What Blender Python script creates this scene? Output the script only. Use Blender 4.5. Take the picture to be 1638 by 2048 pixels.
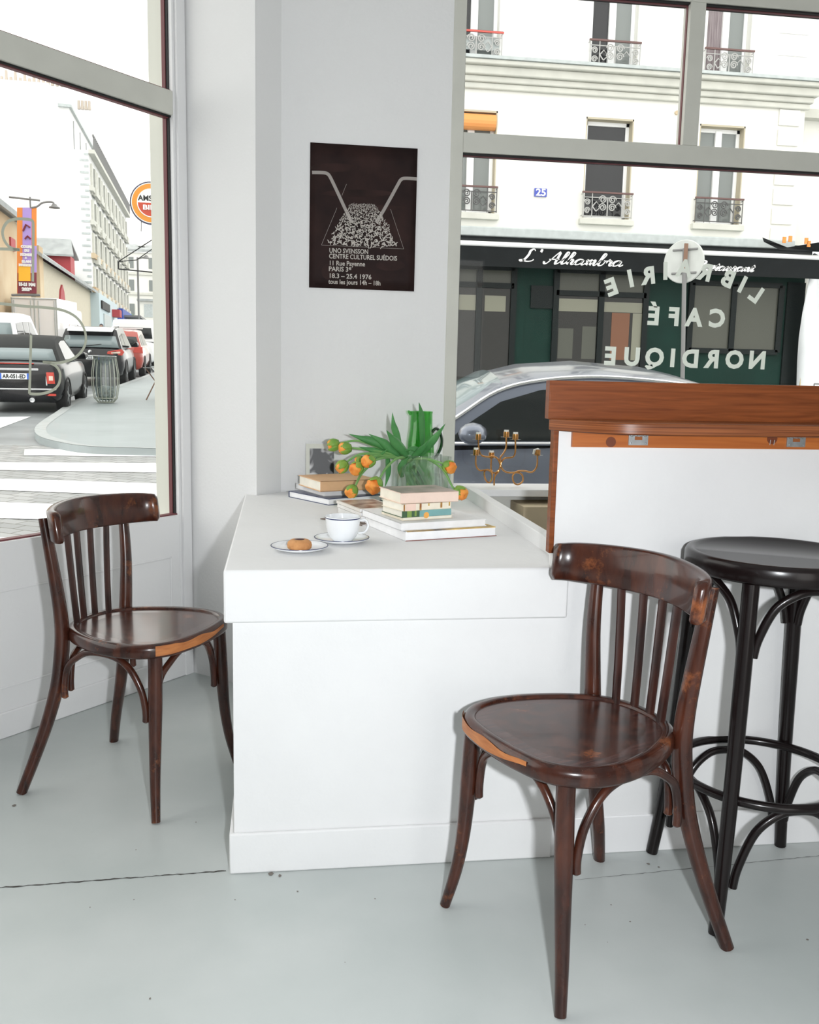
import bpy, bmesh, math, random
from math import sin, cos, pi, radians as RD
from mathutils import Vector as V, Matrix as MX
random.seed(7)
for o in list(bpy.data.objects): bpy.data.objects.remove(o)
SC = bpy.context.scene; COL = SC.collection

# ---------------------------------------------------------------- camera
CH = 1.17; FPX = 1843.61
YAW, PIT, ROL = -0.14062, 0.148403, 0.02148
f_ = V((-sin(YAW)*cos(PIT), cos(YAW)*cos(PIT), -sin(PIT)))
r0 = V((cos(YAW), sin(YAW), 0)); u0 = r0.cross(f_)
CR = cos(ROL)*r0 + sin(ROL)*u0; CU = -sin(ROL)*r0 + cos(ROL)*u0
CAMP = V((0, 0, CH))
cd = bpy.data.cameras.new('camera'); cam = bpy.data.objects.new('camera', cd); COL.objects.link(cam)
cam.matrix_world = MX(((CR.x, CU.x, -f_.x, 0), (CR.y, CU.y, -f_.y, 0), (CR.z, CU.z, -f_.z, CH), (0, 0, 0, 1)))
cd.sensor_fit = 'HORIZONTAL'; cd.sensor_width = 36; cd.lens = 36*FPX/1638; cd.clip_start = .02; cd.clip_end = 500
SC.camera = cam
# ---------------------------------------------------------------- light
SC.view_settings.view_transform = 'Standard'; SC.view_settings.look = 'None'
SC.view_settings.gamma = 1; SC.view_settings.use_curve_mapping = False
SC.view_settings.exposure = 0.14
W = bpy.data.worlds.new('overcast'); SC.world = W; W.use_nodes = True
nt = W.node_tree; nt.nodes.clear()
wo = nt.nodes.new('ShaderNodeOutputWorld'); bg = nt.nodes.new('ShaderNodeBackground')
tc = nt.nodes.new('ShaderNodeTexCoord'); ns = nt.nodes.new('ShaderNodeTexNoise'); rp = nt.nodes.new('ShaderNodeValToRGB')
ns.inputs['Scale'].default_value = 1.6
rp.color_ramp.elements[0].color = (.97, .965, .93, 1); rp.color_ramp.elements[1].color = (1, .985, .95, 1)
nt.links.new(tc.outputs['Generated'], ns.inputs['Vector']); nt.links.new(ns.outputs['Fac'], rp.inputs['Fac'])
nt.links.new(rp.outputs['Color'], bg.inputs['Color']); bg.inputs['Strength'].default_value = 2.15
nt.links.new(bg.outputs[0], wo.inputs[0])
fl = bpy.data.lights.new('camera_flash', 'AREA'); flo = bpy.data.objects.new('camera_flash', fl); COL.objects.link(flo)
fl.shape = 'RECTANGLE'; fl.size = .05; fl.size_y = .03; fl.energy = 36; fl.color = (.94, .97, 1)
flo.matrix_world = cam.matrix_world.copy(); flo.location = CAMP + CR*.16 + CU*.01
SC.cycles.transparent_max_bounces = 24

# ---------------------------------------------------------------- pixel helpers (points where a sight line meets a real plane)
def ray(x, y): return CR*((x-819)/FPX) - CU*((y-1024)/FPX) + f_
def atZ(x, y, z): r = ray(x, y); return CAMP + r*((z-CH)/r.z)
def atY(x, y, yy): r = ray(x, y); return CAMP + r*(yy/r.y)
def atP(x, y, p0, n): r = ray(x, y); return CAMP + r*((V(p0)-CAMP).dot(V(n))/r.dot(V(n)))
def gz(y): return -.15 + .04*max(0, y-7)
def atG(x, y, dz=0):
    r = ray(x, y); p = CAMP + r*((-.43+dz-CH)/(r.z-.04*r.y))
    if p.y < 7: p = CAMP + r*((-.15+dz-CH)/r.z)
    return p
SD = V((-.068, .9977, 0)); SR = V((.9977, .068, 0))
def ST(a, s, z=0): return SR*a + SD*s + V((0, 0, z))           # the side street's own axes
def stp(px, py, s):                                             # point at distance s up the side street
    r = ray(px, py); return CAMP + r*(s/r.dot(SD))

# ---------------------------------------------------------------- materials
def mat(name, col, rough=.5, metal=0, var=0, vscale=8, col2=None, bump=0, bscale=60, spec=.5, coat=0, trans=0, ior=1.45, emit=None, estr=0, stretch=None, alpha=1, dist=0, detail=4):
    m = bpy.data.materials.new(name); m.use_nodes = True; n = m.node_tree; b = n.nodes['Principled BSDF']; L = n.links
    b.inputs['Base Color'].default_value = (*col, 1); b.inputs['Roughness'].default_value = rough; b.inputs['Metallic'].default_value = metal
    b.inputs['Specular IOR Level'].default_value = spec; b.inputs['Coat Weight'].default_value = coat; b.inputs['Coat Roughness'].default_value = .08
    b.inputs['Transmission Weight'].default_value = trans; b.inputs['IOR'].default_value = ior; b.inputs['Alpha'].default_value = alpha
    if emit: b.inputs['Emission Color'].default_value = (*emit, 1); b.inputs['Emission Strength'].default_value = estr
    t = n.nodes.new('ShaderNodeTexCoord'); mp = n.nodes.new('ShaderNodeMapping'); L.new(t.outputs['Object'], mp.inputs['Vector'])
    if stretch: mp.inputs['Scale'].default_value = stretch
    if col2 or var:
        ns = n.nodes.new('ShaderNodeTexNoise'); ns.inputs['Scale'].default_value = vscale; ns.inputs['Detail'].default_value = detail; ns.inputs['Distortion'].default_value = dist
        L.new(mp.outputs[0], ns.inputs['Vector']); r = n.nodes.new('ShaderNodeValToRGB'); L.new(ns.outputs['Fac'], r.inputs['Fac'])
        r.color_ramp.elements[0].position = .32; r.color_ramp.elements[1].position = .68
        c2 = col2 or tuple(min(1, c*(1+var)) for c in col); c1 = col if col2 else tuple(c*(1-var) for c in col)
        r.color_ramp.elements[0].color = (*c1, 1); r.color_ramp.elements[1].color = (*c2, 1); L.new(r.outputs['Color'], b.inputs['Base Color'])
    if bump:
        nb = n.nodes.new('ShaderNodeTexNoise'); nb.inputs['Scale'].default_value = bscale; nb.inputs['Detail'].default_value = 5; L.new(mp.outputs[0], nb.inputs['Vector'])
        bu = n.nodes.new('ShaderNodeBump'); bu.inputs['Strength'].default_value = bump; bu.inputs['Distance'].default_value = .01
        L.new(nb.outputs['Fac'], bu.inputs['Height']); L.new(bu.outputs['Normal'], b.inputs['Normal'])
    return m
def glass(name, tint=(1, 1, 1), refl=.06, rough=0.0):
    m = bpy.data.materials.new(name); m.use_nodes = True; n = m.node_tree; n.nodes.clear(); L = n.links
    o = n.nodes.new('ShaderNodeOutputMaterial'); mx = n.nodes.new('ShaderNodeMixShader'); tr = n.nodes.new('ShaderNodeBsdfTransparent'); g = n.nodes.new('ShaderNodeBsdfGlossy')
    tr.inputs[0].default_value = (*tint, 1); g.inputs['Roughness'].default_value = rough
    lw_ = n.nodes.new('ShaderNodeLayerWeight'); lw_.inputs[0].default_value = .5
    pw_ = n.nodes.new('ShaderNodeMath'); pw_.operation = 'POWER'; pw_.inputs[1].default_value = 4.5
    mm = n.nodes.new('ShaderNodeMath'); mm.operation = 'MULTIPLY_ADD'; mm.inputs[1].default_value = .75; mm.inputs[2].default_value = refl; mm.use_clamp = True
    L.new(lw_.outputs['Facing'], pw_.inputs[0]); L.new(pw_.outputs[0], mm.inputs[0]); L.new(mm.outputs[0], mx.inputs[0]); L.new(tr.outputs[0], mx.inputs[1]); L.new(g.outputs[0], mx.inputs[2]); L.new(mx.outputs[0], o.inputs[0])
    return m
def wood(name, dark, mid, worn, wornth=.66, scale=1, rough=.28, axis=(1, 1, 1)):
    m = mat(name, dark, rough, spec=.5, coat=.25); n = m.node_tree; L = n.links; b = n.nodes['Principled BSDF']
    t = n.nodes.new('ShaderNodeTexCoord'); mp = n.nodes.new('ShaderNodeMapping'); mp.inputs['Scale'].default_value = axis; L.new(t.outputs['Object'], mp.inputs[0])
    a = n.nodes.new('ShaderNodeTexNoise'); a.inputs['Scale'].default_value = 9*scale; a.inputs['Detail'].default_value = 6; a.inputs['Distortion'].default_value = .4; L.new(mp.outputs[0], a.inputs['Vector'])
    r = n.nodes.new('ShaderNodeValToRGB'); r.color_ramp.elements[0].position = .35; r.color_ramp.elements[0].color = (*dark, 1); r.color_ramp.elements[1].position = .65; r.color_ramp.elements[1].color = (*mid, 1)
    L.new(a.outputs['Fac'], r.inputs[0])
    c = n.nodes.new('ShaderNodeTexNoise'); c.inputs['Scale'].default_value = 7; c.inputs['Detail'].default_value = 8; c.inputs['Roughness'].default_value = .7; L.new(t.outputs['Object'], c.inputs['Vector'])
    rr = n.nodes.new('ShaderNodeValToRGB'); rr.color_ramp.elements[0].position = wornth; rr.color_ramp.elements[0].color = (0, 0, 0, 1); rr.color_ramp.elements[1].position = wornth+.13; rr.color_ramp.elements[1].color = (1, 1, 1, 1)
    ge = n.nodes.new('ShaderNodeNewGeometry'); p1_ = n.nodes.new('ShaderNodeMapRange'); p1_.inputs[1].default_value = .53; p1_.inputs[2].default_value = .62; p1_.inputs[4].default_value = .12
    ad = n.nodes.new('ShaderNodeMath'); ad.operation = 'ADD'; L.new(ge.outputs['Pointiness'], p1_.inputs[0]); L.new(c.outputs['Fac'], ad.inputs[0]); L.new(p1_.outputs[0], ad.inputs[1])
    L.new(ad.outputs[0], rr.inputs[0]); mx = n.nodes.new('ShaderNodeMix'); mx.data_type = 'RGBA'
    L.new(rr.outputs[0], mx.inputs[0]); L.new(r.outputs[0], mx.inputs[6]); mx.inputs[7].default_value = (*worn, 1); L.new(mx.outputs[2], b.inputs['Base Color'])
    return m
M = {}
M['wall'] = mat('painted_wall', (.80, .80, .80), .7, var=.012, vscale=3, bump=.15, bscale=90)
M['wallshade'] = mat('painted_pier', (.80, .80, .80), .7, bump=.1, bscale=90)
M['counter'] = mat('painted_masonry', (.785, .785, .785), .6, var=.015, vscale=6, bump=.12, bscale=30)
M['trim'] = mat('painted_woodwork', (.80, .80, .805), .4, bump=.05)
M['frame'] = mat('greige_window_paint', (.60, .60, .545), .45, var=.03)
M['cream'] = mat('cream_reveal_paint', (.60, .60, .54), .55)
M['bead'] = mat('dark_red_bead', (.16, .045, .05), .5)
M['gasket'] = mat('black_gasket', (.012, .012, .012), .6)
M['glass'] = glass('window_glass', (.985, .99, .985), .012)
M['clear'] = glass('clear_glass', (.95, .97, .96), .09)
M['water'] = glass('vase_water', (.93, .96, .93), .05)
M['greenglass'] = glass('green_glass', (.42, .84, .40), .08)
M['floor'] = mat('painted_concrete_floor', (.47, .51, .50), .38, col2=(.55, .58, .57), vscale=2.2, bump=.12, bscale=14, spec=.4)
M['ceil'] = mat('ceiling_paint', (.82, .82, .82), .8)
M['crack'] = mat('floor_crack_grime', (.06, .055, .05), .9)
M['chairwood'] = wood('stained_bentwood', (.022, .006, .004), (.072, .020, .010), (.27, .085, .028), .61, rough=.25, axis=(3, 3, 1))
M['seatwood'] = wood('stained_seat_panel', (.022, .008, .007), (.105, .040, .030), (.16, .055, .022), .80, scale=1.6, rough=.24, axis=(1.0, 16, 1))
M['slatwood'] = wood('stained_slat', (.016, .006, .005), (.050, .015, .010), (.12, .04, .02), .7, rough=.3, axis=(4, 4, 1))
M['worn'] = mat('bare_worn_wood', (.50, .19, .06), .5, col2=(.36, .12, .035), vscale=22, stretch=(1, 1, 6))
M['stool'] = mat('espresso_lacquer', (.007, .004, .004), .26, var=.2, spec=.4, coat=.1)
M['stoolseat'] = mat('stool_seat_ply', (.05, .04, .042), .33, var=.12, vscale=60)
M['barwood'] = mat('varnished_pine', (.15, .040, .012), .34, col2=(.25, .070, .020), vscale=6, stretch=(.8, 6, 14), dist=1.2, spec=.3, bump=.05)
M['plywood'] = mat('varnished_ply', (.09, .024, .009), .32, col2=(.30, .10, .035), vscale=9, stretch=(.3, .3, 34), spec=.3)
M['batten'] = mat('pine_batten', (.38, .10, .018), .4, col2=(.50, .15, .03), vscale=5, stretch=(.6, 4, 10), dist=1.5)
M['knot'] = mat('pine_knot', (.16, .04, .015), .45)
M['steel'] = mat('galvanised_bracket', (.42, .44, .45), .42, metal=.85, var=.15, vscale=60)
M['hole'] = mat('bracket_hole', (.30, .09, .02), .6)
M['porcelain'] = mat('white_porcelain', (.86, .88, .90), .12, coat=.5)
M['blueline'] = mat('navy_rim_line', (.03, .04, .12), .25)
M['coffee'] = mat('black_coffee', (.035, .015, .006), .08)
M['biscuit'] = mat('baked_biscuit', (.66, .33, .13), .75, col2=(.50, .22, .08), vscale=30, bump=.5, bscale=120)
M['jam'] = mat('dark_jam', (.05, .008, .006), .2)
M['brass'] = mat('aged_brass', (.52, .26, .09), .25, metal=1, var=.15, vscale=30)
M['wax'] = mat('candle_wax', (.85, .84, .80), .5)
M['dripglass'] = glass('drip_plate_glass', (.9, .92, .9), .12)
M['stem'] = mat('tulip_stem', (.15, .34, .10), .45, col2=(.22, .42, .14), vscale=20)
M['leaf'] = mat('tulip_leaf', (.045, .20, .055), .4, col2=(.09, .29, .09), vscale=14, stretch=(1, 1, 1))
M['sepal'] = mat('tulip_outer_petal', (.14, .32, .05), .5, col2=(.28, .40, .06), vscale=30)
M['petal'] = mat('orange_petal', (.85, .22, .03), .55, col2=(.95, .42, .08), vscale=45)
M['stone'] = mat('house_render', (.76, .755, .71), .85, var=.02, vscale=1.5)
M['stoneupper'] = mat('house_render_upper', (.80, .80, .79), .85, var=.015)
M['ledge'] = mat('stone_ledge', (.58, .58, .53), .8, var=.06, vscale=4)
M['zinc'] = mat('zinc_flashing', (.46, .50, .50), .5, var=.1)
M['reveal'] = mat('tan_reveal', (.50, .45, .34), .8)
M['pvc'] = mat('white_window_frame', (.88, .89, .90), .4)
M['darkpane'] = mat('dark_window_glass', (.016, .017, .02), .08, spec=.6)
M['greypane'] = mat('grey_window_glass', (.20, .22, .215), .12, spec=.6)
M['curtain'] = mat('mauve_curtain', (.14, .11, .12), .8, col2=(.30, .26, .27), vscale=14, stretch=(6, 1, .2))
M['iron'] = mat('balcony_iron', (.10, .10, .10), .5)
M['ironlight'] = mat('pale_balcony_iron', (.42, .42, .41), .5)
M['rail'] = mat('brown_handrail', (.14, .075, .07), .5)
M['orange'] = mat('orange_blind', (.80, .33, .10), .6)
M['blueplate'] = mat('blue_enamel', (.06, .09, .45), .3)
M['white'] = mat('white_paint', (.85, .85, .85), .5)
M['offwhite'] = mat('window_vinyl', (.88, .93, .84), .5)
M['vinyl2'] = mat('etched_vinyl', (.50, .52, .42), .5)
M['awning'] = mat('charcoal_awning', (.010, .012, .013), .8, spec=.2, var=.15)
M['shopgreen'] = mat('dark_green_shopfront', (.006, .028, .021), .5, spec=.15, var=.15, vscale=2)
M['shopblack'] = mat('black_green_frame', (.005, .009, .009), .4, spec=.2)
M['shoppane'] = mat('shop_glass', (.014, .014, .012), .08, spec=.35)
M['reflpane'] = mat('shop_glass_painted_reflection', (.075, .078, .063), .2, spec=.3)  # reflection of the facing house put into the pane colour
M['beigerefl'] = mat('beige_painted_reflection', (.19, .19, .14), .2)  # cream reflection painted as a flat glass colour
M['orangepane'] = mat('terracotta_interior', (.16, .06, .025), .4)  # flat terracotta colour for one shop-pane patch
M['asphalt'] = mat('wet_asphalt', (.16, .175, .18), .45, col2=(.28, .30, .31), vscale=1.2, bump=.2)
M['walk'] = mat('sidewalk_asphalt', (.29, .325, .33), .6, var=.06, vscale=1.5)
M['kerb'] = mat('granite_kerb', (.36, .385, .385), .6, var=.08)
M['zebra'] = mat('zebra_paint', (.93, .93, .93), .6, var=.03, vscale=12)
M['gap'] = mat('road_dirt_gap', (.3, .3, .27), .9)
M['tyre'] = mat('tyre_rubber', (.012, .012, .013), .7)
M['alloy'] = mat('alloy_wheel', (.25, .26, .27), .3, metal=.8)
M['carglass'] = mat('car_window', (.010, .013, .013), .05, spec=.35)
M['carglasspale'] = mat('car_rear_screen', (.20, .25, .26), .08, spec=.8)
M['silver'] = mat('silver_blue_car_paint', (.15, .17, .215), .3, metal=.6, coat=.7)
M['chrome'] = mat('chrome_trim', (.75, .76, .78), .12, metal=1)
M['blackcar'] = mat('black_car_paint', (.006, .006, .008), .25, spec=.35, coat=.35)
M['blackroof'] = mat('black_fabric_hood', (.020, .022, .022), .8)
M['redcar'] = mat('red_car_paint', (.38, .045, .025), .25, coat=1)
M['whitecar'] = mat('white_van_paint', (.88, .89, .90), .3, coat=.6)
M['lamp_red'] = mat('red_tail_lens', (.55, .04, .02), .15, coat=1)
M['lamp_clear'] = mat('clear_tail_lens', (.75, .6, .5), .15, coat=1)
M['plate'] = mat('number_plate', (.82, .84, .86), .4)
M['eublue'] = mat('plate_blue_band', (.03, .12, .55), .4)
M['ink'] = mat('black_ink', (.015, .015, .015), .6)
M['tan'] = mat('tan_church_stone', (.50, .36, .22), .9, col2=(.60, .50, .35), vscale=.6)
M['gableroof'] = mat('grey_slate', (.36, .38, .38), .8, var=.15, vscale=2)
M['redpaint'] = mat('red_dormer_paint', (.40, .05, .06), .6)
M['bluepaint'] = mat('blue_shop_paint', (.03, .07, .35), .5)
M['paleblue'] = mat('pale_shop_front', (.50, .60, .64), .6)
M['metalgrey'] = mat('grey_pole_metal', (.20, .20, .20), .5)
M['signback'] = mat('sign_back_metal', (.52, .54, .52), .5, var=.06)
M['rust'] = mat('rusty_bracket', (.22, .13, .09), .8)
M['bag'] = glass('clear_bin_bag', (.62, .70, .72), .25, .25)
M['litter'] = mat('bin_litter', (.25, .22, .15), .8, col2=(.6, .62, .6), vscale=20)
M['binwire'] = mat('bin_wire', (.40, .42, .36), .5)
M['banner_o'] = mat('banner_orange', (.85, .28, .06), .6)
M['banner_p'] = mat('banner_violet', (.45, .32, .75), .6)
M['banner_m'] = mat('banner_maroon', (.22, .03, .05), .6)
M['banner_y'] = mat('banner_yellow', (.95, .50, .03), .6)
M['amber'] = mat('sign_amber', (.62, .24, .02), .4)
M['signred'] = mat('sign_red', (.45, .05, .02), .4)
M['signdark'] = mat('sign_dark_rim', (.05, .05, .09), .4)
M['paperbrown'] = mat('poster_brown_print', (.016, .009, .009), .6, col2=(.034, .017, .015), vscale=7, spec=.15)
M['posterink'] = mat('poster_pale_print', (.52, .48, .44), .6)
M['posterrod'] = mat('poster_grey_print', (.33, .30, .28), .6)
M['posterpatch'] = mat('poster_umber_print', (.040, .020, .018), .6, col2=(.018, .010, .009), vscale=9, spec=.15)
M['box'] = mat('tan_card', (.58, .48, .33), .85, var=.05)
M['voidwall'] = mat('greige_under_sill', (.75, .75, .70), .8)
M['beam'] = mat('tan_balcony', (.5, .45, .36), .8)
M['houseyellow'] = mat('cream_house_wall', (.60, .55, .44), .85, var=.05)
M['person'] = mat('dark_clothes', (.06, .06, .07), .8)
M['skin'] = mat('skin', (.5, .32, .24), .6)
M['pot'] = mat('clay_pot_grey', (.50, .44, .38), .8)
M['foliage'] = mat('shrub_green', (.10, .22, .05), .8)
M['tarp'] = mat('white_tarp', (.80, .82, .84), .6, bump=.6, bscale=8)
M['timber'] = mat('raw_timber', (.62, .50, .30), .8)
def pm(c, r=.6): return mat('printed_cover', c, r, var=.04, vscale=30)
# the cobbled carriageway
mc = mat('cobbles', (.5, .5, .5), .6); n = mc.node_tree; b = n.nodes['Principled BSDF']
t = n.nodes.new('ShaderNodeTexCoord'); mp = n.nodes.new('ShaderNodeMapping'); br = n.nodes.new('ShaderNodeTexBrick')
n.links.new(t.outputs['Object'], mp.inputs[0]); mp.inputs['Rotation'].default_value = (0, 0, .5); n.links.new(mp.outputs[0], br.inputs[0])
br.inputs['Scale'].default_value = 2.6; br.inputs['Mortar Size'].default_value = .018; br.inputs['Brick Width'].default_value = .6; br.inputs['Row Height'].default_value = .38; br.inputs['Mortar Smooth'].default_value = .3
br.inputs['Color1'].default_value = (.24, .25, .25, 1); br.inputs['Color2'].default_value = (.36, .365, .365, 1); br.inputs['Mortar'].default_value = (.10, .10, .085, 1)
n.links.new(br.outputs['Color'], b.inputs['Base Color']); M['cobble'] = mc

# ---------------------------------------------------------------- mesh building
class MB:
    def __init__(s, T=None): s.v = []; s.f = []; s.mi = []; s.T = T or MX(); s.m = 0
    def P(s, pts, faces):
        k = len(s.v); s.v += [s.T @ V(p) for p in pts]; s.f += [[k+i for i in f] for f in faces]; s.mi += [s.m]*len(faces); return s
    def box(s, a, b):
        x0, y0, z0 = a; x1, y1, z1 = b
        return s.P([(x0,y0,z0),(x1,y0,z0),(x1,y1,z0),(x0,y1,z0),(x0,y0,z1),(x1,y0,z1),(x1,y1,z1),(x0,y1,z1)],
                   [(0,3,2,1),(4,5,6,7),(0,1,5,4),(1,2,6,5),(2,3,7,6),(3,0,4,7)])
    def quadbox(s, q, up):                                      # prism: polygon q swept by the vector up
        q = [V(p) for p in q]; up = V(up); n = len(q)
        return s.P(q+[p+up for p in q], [tuple(range(n-1, -1, -1)), tuple(range(n, 2*n))]+[(i, (i+1) % n, (i+1) % n+n, i+n) for i in range(n)])
    def tube(s, pts, r, k=10, cap=True, flat=1, closed=False, up=None):
        pts = [V(p) for p in pts]; n = len(pts); rs = r if isinstance(r, (list, tuple)) else [r]*n
        vs = []; N = None
        for i, p in enumerate(pts):
            a = pts[i-1] if (i > 0 or closed) else p; c = pts[(i+1) % n] if (i < n-1 or closed) else p
            t = (c-a).normalized()
            if N is None:
                N = V(up) if up else (V((0, 0, 1)) if abs(t.z) < .9 else V((1, 0, 0)))
            N = (N-t*N.dot(t)).normalized(); B = t.cross(N)
            for j in range(k): an = 2*pi*j/k; vs.append(p+N*cos(an)*rs[i]+B*sin(an)*rs[i]*flat)
        fs = []
        for i in range(n if closed else n-1):
            for j in range(k):
                i2 = (i+1) % n; fs.append((i*k+j, i*k+(j+1) % k, i2*k+(j+1) % k, i2*k+j))
        if cap and not closed: fs += [tuple(range(k-1, -1, -1)), tuple((n-1)*k+j for j in range(k))]
        return s.P(vs, fs)
    def lathe(s, prof, k=32, c=(0, 0, 0), ax=None, cap=True):   # prof [(r,z)...]
        c = V(c); A = V(ax).normalized() if ax else V((0, 0, 1)); X = A.orthogonal().normalized() if ax else V((1, 0, 0)); Y = A.cross(X)
        vs = [c+A*z+(X*cos(2*pi*j/k)+Y*sin(2*pi*j/k))*max(r, 1e-5) for r, z in prof for j in range(k)]
        fs = [(i*k+j, i*k+(j+1) % k, (i+1)*k+(j+1) % k, (i+1)*k+j) for i in range(len(prof)-1) for j in range(k)]
        if cap: fs += [tuple(range(k-1, -1, -1)), tuple((len(prof)-1)*k+j for j in range(k))]
        return s.P(vs, fs)
    def rings(s, rings, cap=True):
        k = len(rings[0]); vs = [p for r in rings for p in r]
        fs = [(i*k+j, i*k+(j+1) % k, (i+1)*k+(j+1) % k, (i+1)*k+j) for i in range(len(rings)-1) for j in range(k)]
        if cap: fs += [tuple(range(k-1, -1, -1)), tuple((len(rings)-1)*k+j for j in range(k))]
        return s.P(vs, fs)
    def build(s, name, mats, parent=None, smooth=False, bevel=0, seg=2, sub=0, angle=40):
        me = bpy.data.meshes.new(name); me.from_pydata([tuple(p) for p in s.v], [], s.f)
        mats = mats if isinstance(mats, list) else [mats]
        for m in mats: me.materials.append(m if not isinstance(m, str) else M[m])
        for p, i in zip(me.polygons, s.mi): p.material_index = i
        bm = bmesh.new(); bm.from_mesh(me); bmesh.ops.recalc_face_normals(bm, faces=bm.faces); bm.to_mesh(me); bm.free()
        o = bpy.data.objects.new(name, me); COL.objects.link(o)
        if parent:
            o.parent = parent
        if bevel:
            b = o.modifiers.new('b', 'BEVEL'); b.width = bevel; b.segments = seg; b.limit_method = 'ANGLE'; b.angle_limit = RD(35)
        if sub: q = o.modifiers.new('s', 'SUBSURF'); q.levels = sub; q.render_levels = sub
        if smooth or bevel:
            me.shade_smooth() if smooth is True and not bevel else None
            for p in me.polygons: p.use_smooth = True
            if smooth != 'all': me.set_sharp_from_angle(angle=RD(angle))
        return o
def tag(o, label, cat, group=None, kind=None):
    o['label'] = label
    if cat: o['category'] = cat
    if group: o['group'] = group
    if kind: o['kind'] = kind
    return o
def struct(o): o['kind'] = 'structure'; return o
def thing(name, label, cat, loc=(0, 0, 0), rz=0, group=None, M4=None):
    o = bpy.data.objects.new(name, None); COL.objects.link(o); o.empty_display_size = .05
    if M4 is not None: o.matrix_world = M4
    else: o.location = loc; o.rotation_euler = (0, 0, rz)
    return tag(o, label, cat, group)
def copy_tree(o, parent=None):
    c = o.copy(); COL.objects.link(c)
    if parent: c.parent = parent
    for ch in list(o.children): copy_tree(ch, c)
    return c
def cr(pts, n=6, closed=False):                                 # Catmull-Rom
    pts = [V(p) for p in pts]; N = len(pts); out = []
    for i in range(N if closed else N-1):
        g = lambda j: pts[j % N] if closed else pts[max(0, min(N-1, j))]
        p0, p1, p2, p3 = g(i-1), g(i), g(i+1), g(i+2)
        for k in range(n):
            t = k/n; out.append(.5*((2*p1)+(p2-p0)*t+(2*p0-5*p1+4*p2-p3)*t*t+(3*p1-p0-3*p2+p3)*t**3))
    if not closed: out.append(pts[-1])
    return out
def lerp(a, b, t): return a+(b-a)*t
def text(name, s, size, m, T, parent=None, shear=0, extrude=.0005, mirror=False, align='LEFT', fit=None, spacing=1, bold=0):
    cu = bpy.data.curves.new(name, 'FONT'); cu.body = s; cu.size = size; cu.shear = shear; cu.extrude = extrude; cu.align_x = align; cu.space_character = spacing; cu.offset = bold; cu.resolution_u = 3
    o = bpy.data.objects.new('tmp', cu); COL.objects.link(o)
    me = bpy.data.meshes.new_from_object(o.evaluated_get(bpy.context.evaluated_depsgraph_get())); bpy.data.objects.remove(o)
    if fit:
        xs = [v.co.x for v in me.vertices]; w = max(xs)-min(xs)
        for v in me.vertices: v.co.x *= fit/w
    if mirror:
        for v in me.vertices: v.co.x *= -1
        me.flip_normals()
    me.transform(T); me.materials.clear(); me.materials.append(M[m] if isinstance(m, str) else m); me.name = name
    o = bpy.data.objects.new(name, me); COL.objects.link(o)
    if parent: o.parent = parent
    return o
def basis(o, x, y, z=None):
    x = V(x).normalized(); y = V(y).normalized(); z = V(z).normalized() if z else x.cross(y)
    return MX(((x.x, y.x, z.x, o[0]), (x.y, y.y, z.y, o[1]), (x.z, y.z, z.z, o[2]), (0, 0, 0, 1)))
UP = V((0, 0, 1))
def wall_holes(mb, x0, x1, z0, z1, holes, y0, y1):
    xs = sorted({x0, x1, *[h[0] for h in holes], *[h[1] for h in holes]}); zs = sorted({z0, z1, *[h[2] for h in holes], *[h[3] for h in holes]})
    xs = [x for x in xs if x0 <= x <= x1]; zs = [z for z in zs if z0 <= z <= z1]
    for a, b in zip(xs, xs[1:]):
        run = None
        for c, d in list(zip(zs, zs[1:]))+[(None, None)]:
            free = c is not None and not any(h[0]-1e-6 <= a and b <= h[1]+1e-6 and h[2]-1e-6 <= c and d <= h[3]+1e-6 for h in holes)
            if free: run = [c, d] if run is None else [run[0], d]
            elif run: mb.box((a, y0, run[0]), (b, y1, run[1])); run = None
    return mb

# ================================================================ ROOM SHELL
YW = 3.43                       # poster wall and window wall
NX, NY = V((.653, .757, 0)), V((-.757, .653, 0))                # left wall: along, outwards
B0 = V((-.34, 3.554, 0)); P1 = V((-.085, 3.334, 0)); P2 = V((.002, YW, 0))
def LW(t, n, z): p = B0+NX*t+NY*n; return V((p.x, p.y, z))      # t along the left wall (towards the corner), n outwards
TL = basis(B0, NX, NY, UP)
HC = 3.1
o = MB().quadbox([(-5.3, -2.25, -.12), (4.25, -2.25, -.12), (4.25, 3.6, -.12), (-.34, 3.6, -.12)], (0, 0, .12)).build('floor', 'floor'); struct(o)
def ribbon(pts, w, z, jit=0):
    mb = MB(); pts = [V((p[0], p[1], z)) for p in pts]; L = []; Rr = []
    for i, p in enumerate(pts):
        t = (pts[min(i+1, len(pts)-1)]-pts[max(i-1, 0)]).normalized(); nn = V((-t.y, t.x, 0)); ww = w*(.35+random.random())/2
        j = nn*random.uniform(-jit, jit); L.append(p+nn*ww+j); Rr.append(p-nn*ww+j)
    n = len(pts); mb.P(L+Rr, [(i, i+1, n+i+1, n+i) for i in range(n-1)]); return mb
a, b = atZ(-60, 1780, 0), atZ(452, 1742, 0)
ck = ribbon([lerp(a, b, i/60) for i in range(61)], .0045, .0008, .0018).build('floor_crack', 'crack', o)
a, b = atZ(1150, 1760, 0), atZ(1700, 1706, 0)
ribbon([lerp(a, b, i/60) for i in range(61)], .0016, .0008, .0012).build('floor_crack', 'crack', o)
dm = MB()
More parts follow.
